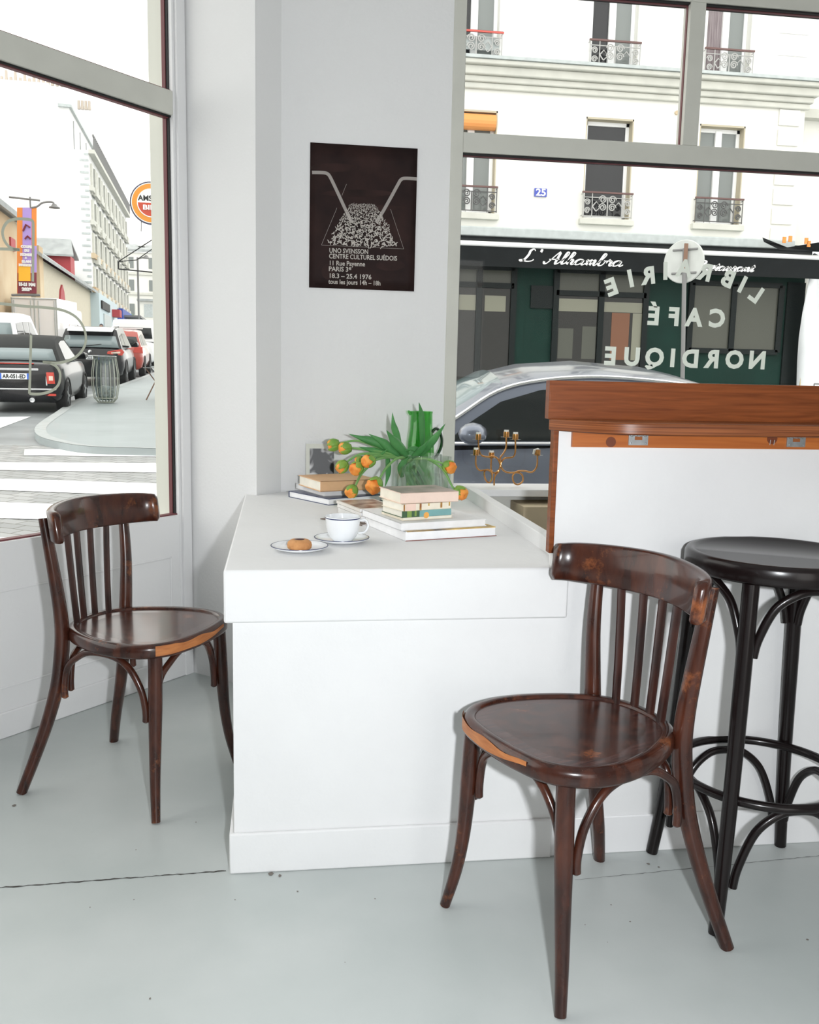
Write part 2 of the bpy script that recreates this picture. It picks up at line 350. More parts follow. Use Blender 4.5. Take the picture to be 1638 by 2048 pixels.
for (px, py, r) in [(28,1612,5),(392,1645,2),(272,1700,1.6),(540,1748,7),(560,1752,5),(595,1783,3),(750,1798,2.4),(1222,1810,2.2),(1260,1844,3),(1170,1850,1.8),(1615,1880,3),(1215,1885,1.6),(300,1998,3.4),(180,1815,2),(1296,1728,4),(1318,1735,3),(268,1800,1.8),(690,1925,1.4),(470,1800,2)]:
    c = atZ(px, py, 0); k = 7; rr = r/1843*c.length
    dm.P([(c.x+rr*cos(q*2*pi/k)*random.uniform(.5, 1.2), c.y+rr*sin(q*2*pi/k)*random.uniform(.5, 1.4), .0009) for q in range(k)], [tuple(range(k))])
dm.build('floor_chips', mat('floor_chip_dirt', (.20, .18, .16), .9), o)['kind'] = 'stuff'
struct(MB().quadbox([(-5.5, -2.4, HC), (4.35, -2.4, HC), (4.35, 3.6, HC), (-.5, 3.6, HC)], (0, 0, .1)).build('ceiling', 'ceil'))
# ---- left wall with shop window
TJ0, TJ1 = -.055, -3.1; ZB, ZT0, ZT1, ZTOP = .628, 2.057, 2.138, 2.98
lw = MB(TL)
wall_holes(lw, -7.4, 0, 0, HC, [(TJ1, TJ0, ZB, ZTOP)], 0, .06)
o = lw.build('wall_left', 'trim', bevel=.003); struct(o)
# thin panelling lines below the window
pl = MB(TL)
pl.box((-4.2, -.010, 0), (-.01, 0, .085)); pl.build('baseboard_left', 'trim', bevel=.004)['kind'] = 'structure'
pl = MB(TL)
for t0, t1 in ((-.98, -.10), (-1.95, -1.08)):
    for a, b in (((t0, -.004, .47), (t1, 0, .476)), ((t0, -.004, .16), (t1, 0, .166)), ((t0, -.004, .16), (t0+.006, 0, .476)), ((t1-.006, -.004, .16), (t1, 0, .476))): pl.box(a, b)
pl.box((-.045, -.012, 0), (-.004, 0, HC))
pl.build('trim_1', 'trim', bevel=.002)['kind'] = 'structure'
# window 1 (left)
wf = MB(TL)
wf.box((TJ1, .0, ZT0), (TJ0, .05, ZT1))
wroot = thing('window_1', 'large shop window onto the side street', None, (0, 0, 0)); del wroot['label']; struct(wroot)
wf.build('window_frame', 'frame', wroot, bevel=.003)
wf = MB(TL); e = .008
wf.m = 0
for z0, z1 in ((ZB, ZT0), (ZT1, ZTOP)):
    wf.m = 1; wf.box((TJ0-.004, .018, z0), (TJ0+.0005, .030, z1)); wf.box((TJ1, .012, z1-.006), (TJ0, .04, z1+.0005))
    wf.m = 0; wf.box((TJ0-.007, .030, z0), (TJ0+.0005, .047, z1)); wf.box((TJ1, .02, z1-.009), (TJ0, .04, z1-.006)); wf.box((TJ1, .012, z0-.0005), (TJ0, .04, z0+.005))
wf.build('glazing_bead', ['bead', 'gasket'], wroot)
g = MB(TL)
g.box((TJ1, .044, ZB), (TJ0-.006, .048, ZT0)); g.box((TJ1, .044, ZT1), (TJ0-.006, .048, ZTOP))
g.build('pane', 'glass', wroot)
# street side masonry around the left window
mr = MB(TL)
mr.box((TJ0-.004, .048, -.3), (.5, .118, 3.9)); mr.box((-7.4, .06, -.3), (TJ0, .10, ZB-.02)); mr.box((-7.4, .06, ZTOP), (TJ0, .10, 3.9))
struct(mr.build('trim_2', 'cream'))
# ---- pier between the walls
pr = MB().quadbox([B0, P1, P2, (P2.x, YW+.5, 0), (-.2, YW+.5, 0)], (0, 0, HC)).build('wall_corner_pier', 'wallshade'); struct(pr)
# ---- poster wall and window wall
XJ, XR = .652, 4.0; zb2, zt0, zt1, zu1 = .765, 1.967, 2.036, 2.535
pw = MB(); wall_holes(pw, -.05, 4.2, 0, HC, [(XJ-.045, XR, .70, 2.98)], YW, YW+.09); struct(pw.build('wall_back', 'wall'))
w2 = thing('window_2', 'x', None); del w2['label']; struct(w2)
XM0, XM1 = 1.482, 1.541
wf = MB()
y0, y1 = YW-.004, YW+.06
wf.box((XJ-.045, y0, .70), (XJ, y1, 2.98)); wf.box((XJ, y0, zt0), (XR, y1, zt1)); wf.box((XM0, y0, zt1), (XM1, y1, zu1)); wf.box((XJ, y0, zu1), (XR, y1, zu1+.07))
for xx in (2.62,): wf.box((xx, y0, zt1), (xx+.06, y1, zu1)); wf.box((xx, y0, zb2), (xx+.06, y1, zt0))
wf.build('window_frame', 'frame', w2, bevel=.002)
wf = MB()
def beads(x0, x1, z0, z1):
    wf.m = 1; wf.box((x0, YW+.004, z1-.006), (x1, YW+.05, z1+.0005)); wf.box((x0-.0005, YW+.012, z0), (x0+.003, YW+.05, z1))
    wf.m = 0; wf.box((x1-.003, YW+.020, z0), (x1+.0005, YW+.034, z1)); wf.box((x0, YW+.020, z1-.008), (x1, YW+.034, z1-.006))
beads(XJ, 2.62, zb2, zt0); beads(XJ, XM0, zt1, zu1); beads(XM1, 2.62, zt1, zu1)
wf.build('glazing_bead', ['bead', 'gasket'], w2)
MB().box((XJ, YW+.035, zb2), (XR, YW+.040, zt0)).box((XJ, YW+.035, zt1), (XR, YW+.040, zu1)).box((XJ, YW+.035, zu1+.07), (XR, YW+.040, 2.98)).build('pane', 'glass', w2)
MB().box((XJ-.02, 3.285, .731), (XR, YW+.05, .757)).build('window_sill', 'trim', w2, bevel=.002)
struct(MB().box((.705, YW-.012, 0), (4.0, YW-.001, .73)).build('trim_3', 'voidwall'))
struct(MB().box((4.2, -2.3, 0), (4.3, YW+.05, HC)).build('added_unseen_wall_right', 'wall'))  # unseen side wall, added to close the room against sky light
rw = MB(); wall_holes(rw, -5.4, 4.3, 0, HC, [(.6, 2.0, 0, 2.3)], -2.35, -2.25); struct(rw.build('added_unseen_wall_rear', 'wall'))  # unseen rear wall added to dim the room, opening sized for ambient light
# ---- low partition with bar, counter
YP = 2.06
struct(MB().box((.634, YP, 0), (4.2, YP+.03, 1.158)).build('wall_partition', 'counter'))
bb = MB()
bb.box((.66, YP-.006, 0), (4.2, YP, .098)); o = bb.build('baseboard_right', 'trim', bevel=.003); struct(o)
# counter: masonry body, slab with apron, skirting, right-hand lip
ct = thing('window_counter', 'white plastered block counter standing against the window wall and corner pier', 'counter', (-.1, 2.06, 0))
ct.location = (0, 0, 0)
MB().quadbox([(-.107, YP, 0), (.634, YP, 0), (.634, 3.42, 0), (.01, 3.42, 0), (-.078, 3.32, 0), (-.107, 3.345, 0)], (0, 0, .61)).build('body', 'counter', ct)
MB().quadbox([(-.126, 2.046, .607), (.672, 2.046, .607), (.672, 3.425, .607), (.008, 3.425, .607), (-.082, 3.322, .607), (-.126, 3.36, .607)], (0, 0, .122)).build('slab', 'counter', ct, bevel=.005)
MB().quadbox([(-.118, YP-.012, 0), (.66, YP-.012, 0), (.66, YP, 0), (-.107, YP, 0), (-.107, 3.3, 0), (-.118, 3.3, 0)], (0, 0, .10)).build('skirting', 'counter', ct, bevel=.004)
MB().box((.668, YP+.031, .62), (.70, 3.28, .768)).build('edge_upstand', 'counter', ct, bevel=.002)
# bar: wood backboard, ply shelf, batten, brackets
br_ = thing('window_bar', 'varnished wooden bar ledge running along the top of the white partition', 'bar shelf')
MB().box((.606, YP-.010, 1.075), (4.2, YP+.022, 1.163)).build('backboard', 'barwood', br_, bevel=.002)
MB().box((.622, YP-.006, .762), (.634, YP+.022, 1.076)).build('end_board', 'barwood', br_, bevel=.002)
sh = [V((.607, YP-.008, 0)), V((.618, YP-.03, 0)), V((.66, YP-.085, 0)), V((.70, YP-.125, 0)), V((.745, YP-.152, 0)), V((.80, YP-.160, 0)), V((4.2, YP-.160, 0)), V((4.2, YP-.008, 0))]
sm = MB(); sm.quadbox([p+V((0, 0, 1.050)) for p in sh], (0, 0, .026)); sm.build('shelf', 'plywood', br_, bevel=.003)
MB().box((.665, YP-.010, 1.012), (4.2, YP, 1.05)).build('batten', 'batten', br_)
def bracket(px):
    c = atY(px, 870, YP-.012); x = c.x; bk = MB(); bk.box((x-.0235, YP-.0135, 1.018), (x+.0235, YP-.0105, 1.048)); bk.m = 1
    bk.box((x-.009, YP-.0142, 1.030), (x+.009, YP-.0134, 1.038)); bk.m = 0
    for dx, dz, r in ((-.016, .024, .0048), (-.006, .0245, .0048), (.006, .0245, .0048), (.016, .024, .0048), (-.018, .005, .002), (.018, .005, .002)):
        bk.lathe([(r, 0), (r*.8, .002), (.0001, .0026)], 12, (x+dx, YP-.0135, 1.018+dz), (0, -1, 0))
    bk.build('bracket', ['steel', 'hole'], br_)
bracket(1277); bracket(1593)
for px, rr in ((1222, .012), (1545, .013)):
    c = atY(px, 873 if px > 1300 else 884, YP-.011); MB().lathe([(rr, 0), (rr, .0012)], 16, (c.x, YP-.0100, min(c.z, 1.012+rr+.012)), (0, -1, 0)).build('knot', 'knot', br_)
for px in (1541, 1549):
    c = atY(px, 872, YP-.012); MB().tube([(c.x, YP-.012, 1.022), (c.x, YP-.0135, 1.034)], .0007, 5).build('nail', 'steel', br_)
# ================================================================ CHAIRS
def make_chair(label):
    t = thing('bentwood_chair', label, 'chair', group='bentwood chairs')
    half = [(-.152, 0), (-.146, .055), (-.122, .106), (-.075, .148), (-.01, .182), (.06, .204), (.130, .208), (.192, .188), (.236, .140), (.253, .070), (.257, 0)]
    ol = half+[(x, -y) for x, y in half[-2:0:-1]]
    C0 = V((.06, 0, 0)); base = cr([(x, y, 0) for x, y in ol], 5, True)
    def ring(d, z):
        return [V((p.x, p.y, 0))+(C0-p).normalized()*d+V((0, 0, z)) for p in base]
    s = MB(); s.rings([ring(.016, .430), ring(.004, .432), ring(0, .438), ring(0, .455), ring(.003, .463), ring(.010, .468), ring(.019, .4685), ring(.025, .4665), ring(.0275, .4615)])
    st = s.build('seat', 'chairwood', t, smooth=True, angle=60)
    k = MB(); rg = [ring(.0275, .4620)]
    for q, zz in ((.06, .4615), (.11, .460), (.15, .4595)): rg.append(ring(q, zz))
    k.rings([ring(.0275, .455), *rg]); k.build('seat_panel', 'seatwood', st, smooth=True)
    # bare worn patch on the front edge of the seat rim
    idx = [i for i, p in enumerate(base) if p.x > .13 and -.18 < p.y < .10]
    idx.sort(key=lambda i: base[i].y); wv = []; n = len(idx)
    for j, i in enumerate(idx):
        p = base[i]; d = (p-C0).normalized(); u = j/(n-1); lo = lerp(.4385, .445+.004*sin(9*u), u**1.5); hi = min(.4655, lerp(.466, .459, u)+.003*sin(7*j))
        if u > .8: lo = lerp(lo, (lo+hi)/2, (u-.8)*4)
        wv.append((V((p.x, p.y, 0))+d*.0007, min(lo, hi-.001), hi))
    w = MB(); w.P([a+V((0, 0, lo)) for a, lo, hi in wv]+[a-(a-C0).normalized()*.0018*0+V((0, 0, hi)) for a, lo, hi in wv], [(i, i+1, n+i+1, n+i) for i in range(n-1)])
    tag(w.build('worn_edge', 'worn', st, smooth=True), 'bare orange wood where the stain has worn off', None)
    # legs
    for sg in (-1, 1):
        P = [(-.216, .200, .002), (-.186, .176, .10), (-.155, .158, .20), (-.130, .144, .30), (-.118, .138, .38), (-.112, .137, .45), (-.112, .142, .52), (-.116, .151, .60), (-.124, .158, .68), (-.134, .163, .76), (-.1355, .1635, .772)]
        pts = cr([(x, y*sg, z) for x, y, z in P], 4); n = len(pts)
        r = [lerp(.0135, .0195, min(1, p.z/.4)) if p.z < .4 else lerp(.0195, .0135, min(1, (p.z-.4)/.35)) for p in pts]; r[-1] *= .6
        MB().tube(pts, r, 12, flat=1.15, up=(1, 0, 0)).build('leg', 'chairwood', t, smooth=True)
        P = [(.226, .204, .002), (.212, .185, .09), (.205, .172, .18), (.202, .164, .28), (.200, .158, .38), (.198, .155, .435)]
        pts = cr([(x, y*sg, z) for x, y, z in P], 4)
        MB().tube(pts, [lerp(.0115, .0185, min(1, p.z/.30)) for p in pts], 12, up=(1, 0, 0)).build('leg', 'chairwood', t, smooth=True)
    # back rail: a bent board whose ends turn forward
    R_ = []; cen = cr([(-.050, -.214, 0), (-.086, -.194, 0), (-.120, -.142, 0), (-.148, -.07, 0), (-.158, 0, 0), (-.148, .07, 0), (-.120, .142, 0), (-.086, .194, 0), (-.050, .214, 0)], 4)
    n = len(cen)
    for i, p in enumerate(cen):
        tg = (cen[min(i+1, n-1)]-cen[max(i-1, 0)]).normalized(); nn = V((tg.y, -tg.x, 0)); u = abs(2*i/(n-1)-1)
        hw = .0122; zt = .808-.010*u*u; zb = .714+.004*u*u
        if i in (0, n-1): hw *= .75; zt -= .010; zb += .010; 
        p = p+V((0, 0, 0)); o1 = nn*hw
        ln = V((-.012, 0, 0))                                    # rail leans back with height
        prof = [(-1, zb+.006), (-1, zt-.006), (-.6, zt-.001), (0, zt), (.6, zt-.001), (1, zt-.006), (1, zb+.006), (.6, zb+.001), (0, zb), (-.6, zb+.001)]
        R_.append([p+o1*a+ln*((z-.72)/.09)+V((.012, 0, z)) for a, z in prof])
    MB().rings(R_).build('back_rail', 'chairwood', t, smooth=True, angle=50)
    for yy in (-.084, -.029, .029, .084):
        xb = -.132+yy*yy*2; xt = -.147+yy*yy*2.2
        c = [(xb, yy*.80, .450), (lerp(xb, xt, .33)-.002, yy*.87, .56), (lerp(xb, xt, .66)-.002, yy*.94, .66), (xt, yy*1.0, .735)]
        MB().tube(c, .0130, 8, flat=.42, up=(0, 1, 0)).build('slat', 'slatwood', t, smooth=True)
    # bent braces between the legs
    def brace(a, b, out, z0a, z0b):
        a = V(a); b = V(b); out = V(out)
        P = [a+V((0, 0, z0a-.035)), a+V((0, 0, z0a)), lerp(a, b, .05)+out*.2+V((0, 0, z0a+.055)), lerp(a, b, .18)+out*.7+V((0, 0, .398)), lerp(a, b, .36)+out+V((0, 0, .421)), lerp(a, b, .64)+out+V((0, 0, .421)), lerp(a, b, .82)+out*.7+V((0, 0, .398)), lerp(a, b, .95)+out*.2+V((0, 0, z0b+.055)), b+V((0, 0, z0b)), b+V((0, 0, z0b-.035))]
        c = cr(P, 6); n = len(c); rr = [.0092]*n; rr[0] = rr[-1] = .005
        MB().tube(c, rr, 10).build('brace', 'chairwood', t, smooth=True)
    brace((.190, -.138, 0), (.190, .138, 0), (.012, 0, 0), .31, .29)
    brace((.178, -.172, 0), (-.098, -.150, 0), (0, -.006, 0), .29, .31)
    brace((.178, .172, 0), (-.098, .150, 0), (0, .006, 0), .29, .31)
    brace((-.105, -.118, 0), (-.105, .118, 0), (-.005, 0, 0), .32, .32)
    return t
c1 = make_chair('dark bentwood chair in front of the partition, beside the bar stool')
c1.location = (.6485, 1.763, 0); c1.rotation_euler = (0, 0, math.atan2(-.159, -.405))
c2 = copy_tree(c1); c2['label'] = 'dark bentwood chair left of the white counter, below the street window'
c2.location = (-.425, 2.605, 0); c2.rotation_euler = (0, 0, math.atan2(-.197, .373))
# ================================================================ STOOL
sx, sy = 1.092, 1.876; ZS = .80
stl = thing('bar_stool', 'tall black-brown round bentwood bar stool with a foot ring, beside the bar partition', 'stool', (sx, sy, 0))
R0 = .198
s = MB(); s.lathe([(R0-.02, ZS-.045), (R0-.004, ZS-.043), (R0, ZS-.036), (R0, ZS-.010), (R0-.004, ZS-.002), (R0-.011, ZS), (R0-.019, ZS-.001), (R0-.024, ZS-.006)], 64)
ss = s.build('seat', 'stool', stl, smooth=True, angle=60)
MB().lathe([(R0-.0245, ZS-.02), (R0-.0245, ZS-.0065), (.12, ZS-.007), (.05, ZS-.008), (.001, ZS-.008)], 64).build('seat_panel', 'stoolseat', ss, smooth=True)
LG = {}
for ax_, ay_ in ((-1, -1), (1, -1), (1, 1), (-1, 1)):
    pts = cr([(.172*ax_, .172*ay_, .002), (.158*ax_, .158*ay_, .14), (.145*ax_, .145*ay_, .32), (.135*ax_, .135*ay_, .55), (.127*ax_, .127*ay_, ZS-.044)], 6)
    MB().tube(pts, [lerp(.0145, .0175, min(1, p.z/.5)) for p in pts], 14, up=(1, 0, 0)).build('leg', 'stool', stl, smooth=True)
pts = [(.188*cos(2*pi*i/56), .188*sin(2*pi*i/56), .285) for i in range(56)]
MB().tube(pts, .0105, 10, closed=True).build('foot_ring', 'stool', stl, smooth=True)
def sbrace(i, top, drop, rr_, ins, br_r=.0095):
    cs = [(-1, -1), (1, -1), (1, 1), (-1, 1)]; a = V((*cs[i], 0))*ins; b = V((*cs[(i+1) % 4], 0))*ins; out = (a+b)*.5; out = out.normalized()*rr_
    A = lambda u: lerp(a, b, u)
    P = [A(.07)+V((0, 0, top-drop)), A(.10)+out*.1+V((0, 0, top-drop*.72)), A(.20)+out*.5+V((0, 0, top-drop*.28)), A(.35)+out+V((0, 0, top-.008)), A(.5)+out+V((0, 0, top)), A(.65)+out+V((0, 0, top-.008)), A(.80)+out*.5+V((0, 0, top-drop*.28)), A(.90)+out*.1+V((0, 0, top-drop*.72)), A(.93)+V((0, 0, top-drop))]
    MB().tube(cr(P, 6), br_r, 10).build('brace', 'stool', stl, smooth=True)
for i in range(4): sbrace(i, ZS-.056, .145, .022, .131); sbrace(i, .268, .175, .012, .150)
for i in range(4):
    an = pi/4+i*pi/2+.05; MB().lathe([(.0035, 0), (.003, .0015), (.0001, .002)], 10, (.1985*cos(an), .1985*sin(an), .286), (cos(an), sin(an), 0)).build('screw', 'steel', stl)
# ================================================================ THINGS ON THE COUNTER
TZ = .729
# ---- poster on the wall
YP_ = YW-.0025
pc = [atY(625, 285, YP_), atY(835, 297, YP_), atY(828, 583, YP_), atY(618, 575, YP_)]
px_, pz_ = (pc[1]-pc[0]), (pc[3]-pc[0])
PO = pc[3]; pw_, ph_ = (pc[2]-pc[3]).length, (pc[0]-pc[3]).length
TP = basis(PO, (pc[2]-pc[3]), (pc[0]-pc[3])-(pc[2]-pc[3]).normalized()*(pc[0]-pc[3]).dot((pc[2]-pc[3]).normalized()))
poster = thing('poster', 'dark brown exhibition poster with two grey bent rods, on the white wall', 'poster', M4=TP)
pp = MB(); nx_, ny_ = 16, 10
def pz(u, v): return .0008+.0007*sin(u*9+v*4)*sin(v*7)+.0012*max(0, (u-.7))*3*(v > .9)
vs = [(u/nx_*pw_, v/ny_*ph_, pz(u/nx_, v/ny_)) for v in range(ny_+1) for u in range(nx_+1)]
pp.P(vs, [(v*(nx_+1)+u, v*(nx_+1)+u+1, (v+1)*(nx_+1)+u+1, (v+1)*(nx_+1)+u) for v in range(ny_) for u in range(nx_)])
o = pp.build('paper', 'paperbrown', poster, smooth='all'); md = o.modifiers.new('t', 'SOLIDIFY'); md.thickness = .0004; md.offset = -1
def pq(zx, zy):                                                  # zoomed-poster coordinates -> poster plane
    p = TP.inverted() @ atY(500+zx/4.095, 250+zy/4.095, YP_); return V((p.x, p.y, .0030))
def pribbon(mb, pts, w, z=.0030):
    n = len(pts); L = []; Rr = []
    for i, p in enumerate(pts):
        t = (pts[min(i+1, n-1)]-pts[max(i-1, 0)]).normalized(); nn = V((-t.y, t.x, 0)); ww = (w[i] if isinstance(w, list) else w)/2
        L.append(V((p.x, p.y, z))+nn*ww); Rr.append(V((p.x, p.y, z))-nn*ww)
    mb.P(L+Rr, [(i, i+1, n+i+1, n+i) for i in range(n-1)])
pb = MB()
for (zx, zy, w_, h_) in ((700, 350, 420, 70), (880, 560, 600, 60), (1150, 1150, 240, 90), (640, 1200, 110, 130), (1000, 680, 560, 50)):
    q = [pq(zx+w_/2*cos(a*pi/8), zy+h_/2*sin(a*pi/8)) for a in range(16)]; pb = MB(); pb.P([(p.x, p.y, .0022) for p in q], [tuple(range(16))]); pb.build('print_mottle', 'posterpatch', poster)
rod = MB()
for P in ([(508, 390), (600, 392), (635, 402), (660, 435), (720, 560), (780, 690), (835, 800)], [(1366, 443), (1270, 438), (1235, 450), (1210, 490), (1150, 600), (1085, 715), (1030, 800)]):
    pribbon(rod, cr([pq(*a) for a in P], 5), .0115, .0030)
rod.build('printed_rods', 'posterrod', poster)
ln = MB()
for P in ([(790, 485), (752, 580)], [(712, 680), (585, 982)], [(585, 984), (1258, 1016)], [(1150, 690), (1258, 1016)]): pribbon(ln, [pq(*P[0]), pq(*P[1])], .0007)
rnd = random.Random(3)
sq = MB()
for row in range(34):
    v = row/33; y = lerp(650, 985, v**1.25); hw = lerp(95, 285, (max(0, y-650)/335)**.8); sc = lerp(5, 19, v)
    cx = lerp(925, 925, v); k = int(2*hw/(sc*1.45))
    for j in range(k):
        x = cx-hw+2*hw*(j+.5)/k+rnd.uniform(-.4, .4)*sc; yy = y+rnd.uniform(-.5, .5)*sc+(x-cx)*.045
        a = rnd.uniform(0, 2*pi); pts = [V((x, yy, 0))]
        for q in range(4): a += rnd.uniform(-1.3, 1.3); l = pts[-1]+V((cos(a), sin(a), 0))*sc*.42; pts.append(l)
        pp_ = [pq(p.x, p.y) for p in pts]; pribbon(sq, pp_, [lerp(.0010, .0034, v)*w for w in (1.5, 1, .9, .8, .5)], .0031+.00004*((row*7+j*3) % 9))
sq.build('printed_squiggles', 'posterink', poster); ln.build('printed_lines', 'posterink', poster)
for s_, zx, zy, wd, hh in (('UNO SVENSSON', 648, 1046, 317, 36), ('CENTRE CULTUREL SUÉDOIS', 646, 1092, 556, 36), ('11 Rue Payenne', 645, 1148, 288, 36), ('PARIS 3', 643, 1196, 158, 36), ('18.3 – 25.4 1976', 643, 1252, 341, 36), ('tous les jours 14h – 18h', 642, 1300, 426, 36)):
    a = pq(zx, zy); b = pq(zx+wd, zy+wd*.035); T = basis((a.x, a.y, .0033), b-a, V((0, 0, 1)).cross(b-a))
    text('lettering', s_, .023, 'posterink', T, poster, fit=(b-a).length, bold=.0004, extrude=.0001)
a = pq(808, 1186); text('lettering', 'e', .019, 'posterink', MX.Translation((a.x, a.y, .0033)), poster, bold=.0004, extrude=.0001)

# ---- books
def book(label, corners, z, h, cov, page, spine=0, group=None, t=.0022, soft=False, name='book'):
    """corners: near-left, near-right, far-right, far-left on the plane z; spine = index of the edge that is the spine"""
    c = [V((p[0], p[1], 0)) for p in corners]; o = sum(c, V((0, 0, 0)))/4; X = (c[1]-c[0]); L_, W_ = ((c[1]-c[0]).length+(c[2]-c[3]).length)/2, ((c[3]-c[0]).length+(c[2]-c[1]).length)/2
    rz = math.atan2(X.y, X.x); b = thing(name, label, 'book' if name == 'book' else name, (o.x, o.y, z), rz, group)
    hx, hy = L_/2, W_/2; m = .003 if not soft else 0
    cv = MB(); sp = [(-hx, -hy, hx, -hy+t), (hx-t, -hy, hx, hy), (-hx, hy-t, hx, hy), (-hx, -hy, -hx+t, hy)][spine]
    cv.box((-hx, -hy, 0), (hx, hy, t)); cv.box((-hx, -hy, h-t), (hx, hy, h)); cv.box((sp[0], sp[1], 0), (sp[2], sp[3], h))
    cv.build('cover', cov, b, bevel=.0006)
    ins = [m]*4; ins[spine] = t*.9
    MB().box((-hx+ins[3], -hy+ins[0], t*.9), (hx-ins[1], hy-ins[2], h-t*.9)).build('pages', page, b)
    return b, hx, hy
def cnr(nl, nr, z, depth):                                      # near edge from two pixels, depth behind it
    a, b = atZ(*nl, z), atZ(*nr, z); d = V((-(b-a).y, (b-a).x, 0)).normalized()*depth; return [a, b, b+d, a+d]
cream = pm((.80, .72, .58)); white = pm((.85, .85, .86), .4); paper = pm((.84, .80, .70)); paperw = pm((.86, .86, .87)); navy = pm((.035, .05, .12), .3)
peach = pm((.70, .43, .24)); pink = pm((.84, .66, .56)); olive = pm((.20, .20, .14)); 
# left stack: one corner points at the viewer, so near edge = front-left face
def cnr3(l, f, r, z):                                           # left, front, right corners in pixels
    a, b, c = atZ(*l, z), atZ(*f, z), atZ(*r, z); u = b-a; w = c-b; w = w-u.normalized()*w.dot(u.normalized()); return [a, b, b+w, a+w]
book('large flat navy-covered book at the bottom of the left stack', cnr3((577, 994), (657, 1011), (752, 999), TZ), TZ, .022, navy, paperw, 3)
book('pale grey book in the middle of the left stack', cnr3((592, 977), (648, 993), (745, 981), TZ+.022), TZ+.022, .020, pm((.70, .70, .70)), paperw, 3)
bk, hx, hy = book('thick peach clothbound book topmost on the left stack', cnr3((597, 970), (641, 984), (716, 968), TZ+.042), TZ+.042, .036, peach, paper, 1, t=.003)
# right stack
zt = TZ
b1, hx, hy = book('widest white book, bottom of the right stack', cnr((811, 1083), (993, 1072), zt, .29), zt, .026, white, paperw, 3)
MB().box((-hx+.004, -hy-.0004, .0245), (hx-.004, -hy+.05, .0266)).build('cover_print', mat('mixed_cover_print', (.12, .10, .09), .5, col2=(.80, .52, .12), vscale=16), b1)
MB().box((-hx, -hy-.0003, 0), (hx, -hy+.001, .0022)).build('cover_edge', pm((.25, .10, .08)), b1)
zt += .0266
b2, hx, hy = book('second white book, its grey-lined cover showing in the right stack', cnr((802, 1062), (973, 1052), zt, .27), zt, .020, white, paperw, 3)
mb_ = MB()
for i in range(5): mb_.box((hx*.35, -hy*.1+i*.026, .0201), (hx*.35+.05-.008*i, -hy*.1+i*.026+.0015, .0205))
mb_.build('cover_lines', pm((.4, .4, .42)), b2)
zt += .0205
b3, hx, hy = book('thin cream book lying on the two large white books', cnr((806, 1042), (906, 1036), zt, .135), zt, .009, cream, paper, 3, t=.0012)
zt += .009
b4, hx, hy = book('small book with green and teal painted spine', cnr((804, 1036), (902, 1030), zt, .125), zt, .019, pm((.06, .12, .06)), paper, 0, t=.0015)
MB().box((-hx*.30, -hy-.0006, .0005), (hx, -hy+.001, .0185)).build('teal_panel', pm((.20, .40, .40)), b4)
MB().lathe([(.0085, 0), (.0085, .0012)], 20, (-.002, -hy-.0007, .004), (0, 1, 0)).box((-.02, -hy-.0009, -.0), (.02, -hy, .0001)).build('orange_sun', pm((.85, .42, .10)), b4)
MB().box((-hx*.8, -hy-.0006, .0005), (-hx*.62, -hy, .0185)).box((-hx*.5, -hy-.0006, .003), (-hx*.42, -hy, .0185)).build('grass_print', pm((.22, .33, .08)), b4)
zt += .019
b5, hx, hy = book('small cream book with little painted figures on its spine', cnr((804, 1023), (902, 1017), zt, .12), zt, .019, pm((.84, .76, .62)), paper, 0, t=.0015)
fgm = mat('painted_figures', (.25, .07, .02), .5, col2=(.60, .40, .10), vscale=60)
for u, w_, h0, h1 in ((-.94, .004, 0, .018), (-.30, .006, 0, .019), (.05, .004, .011, .019), (.55, .006, .004, .019), (.90, .004, .008, .019)): MB().box((u*hx, -hy-.0006, h0), (u*hx+w_, -hy, h1)).build('painted_figure', fgm, b5)
MB().box((-hx*.86, -hy-.0005, 0), (-hx*.45, -hy, .019)).build('pink_panel', pm((.84, .62, .52)), b5)
zt += .0192
b6, hx, hy = book('thick pale pink book topmost on the right stack, dark olive cover', cnr((801, 1008), (917, 1003), zt, .15), zt, .029, pink, pm((.84, .78, .66)), 0, t=.0018)
MB().box((-hx+.003, -hy+.004, .0288), (hx-.002, hy-.001, .0293)).build('cover_print', mat('olive_cover_print', (.16, .15, .11), .4, col2=(.45, .36, .32), vscale=14), b6)
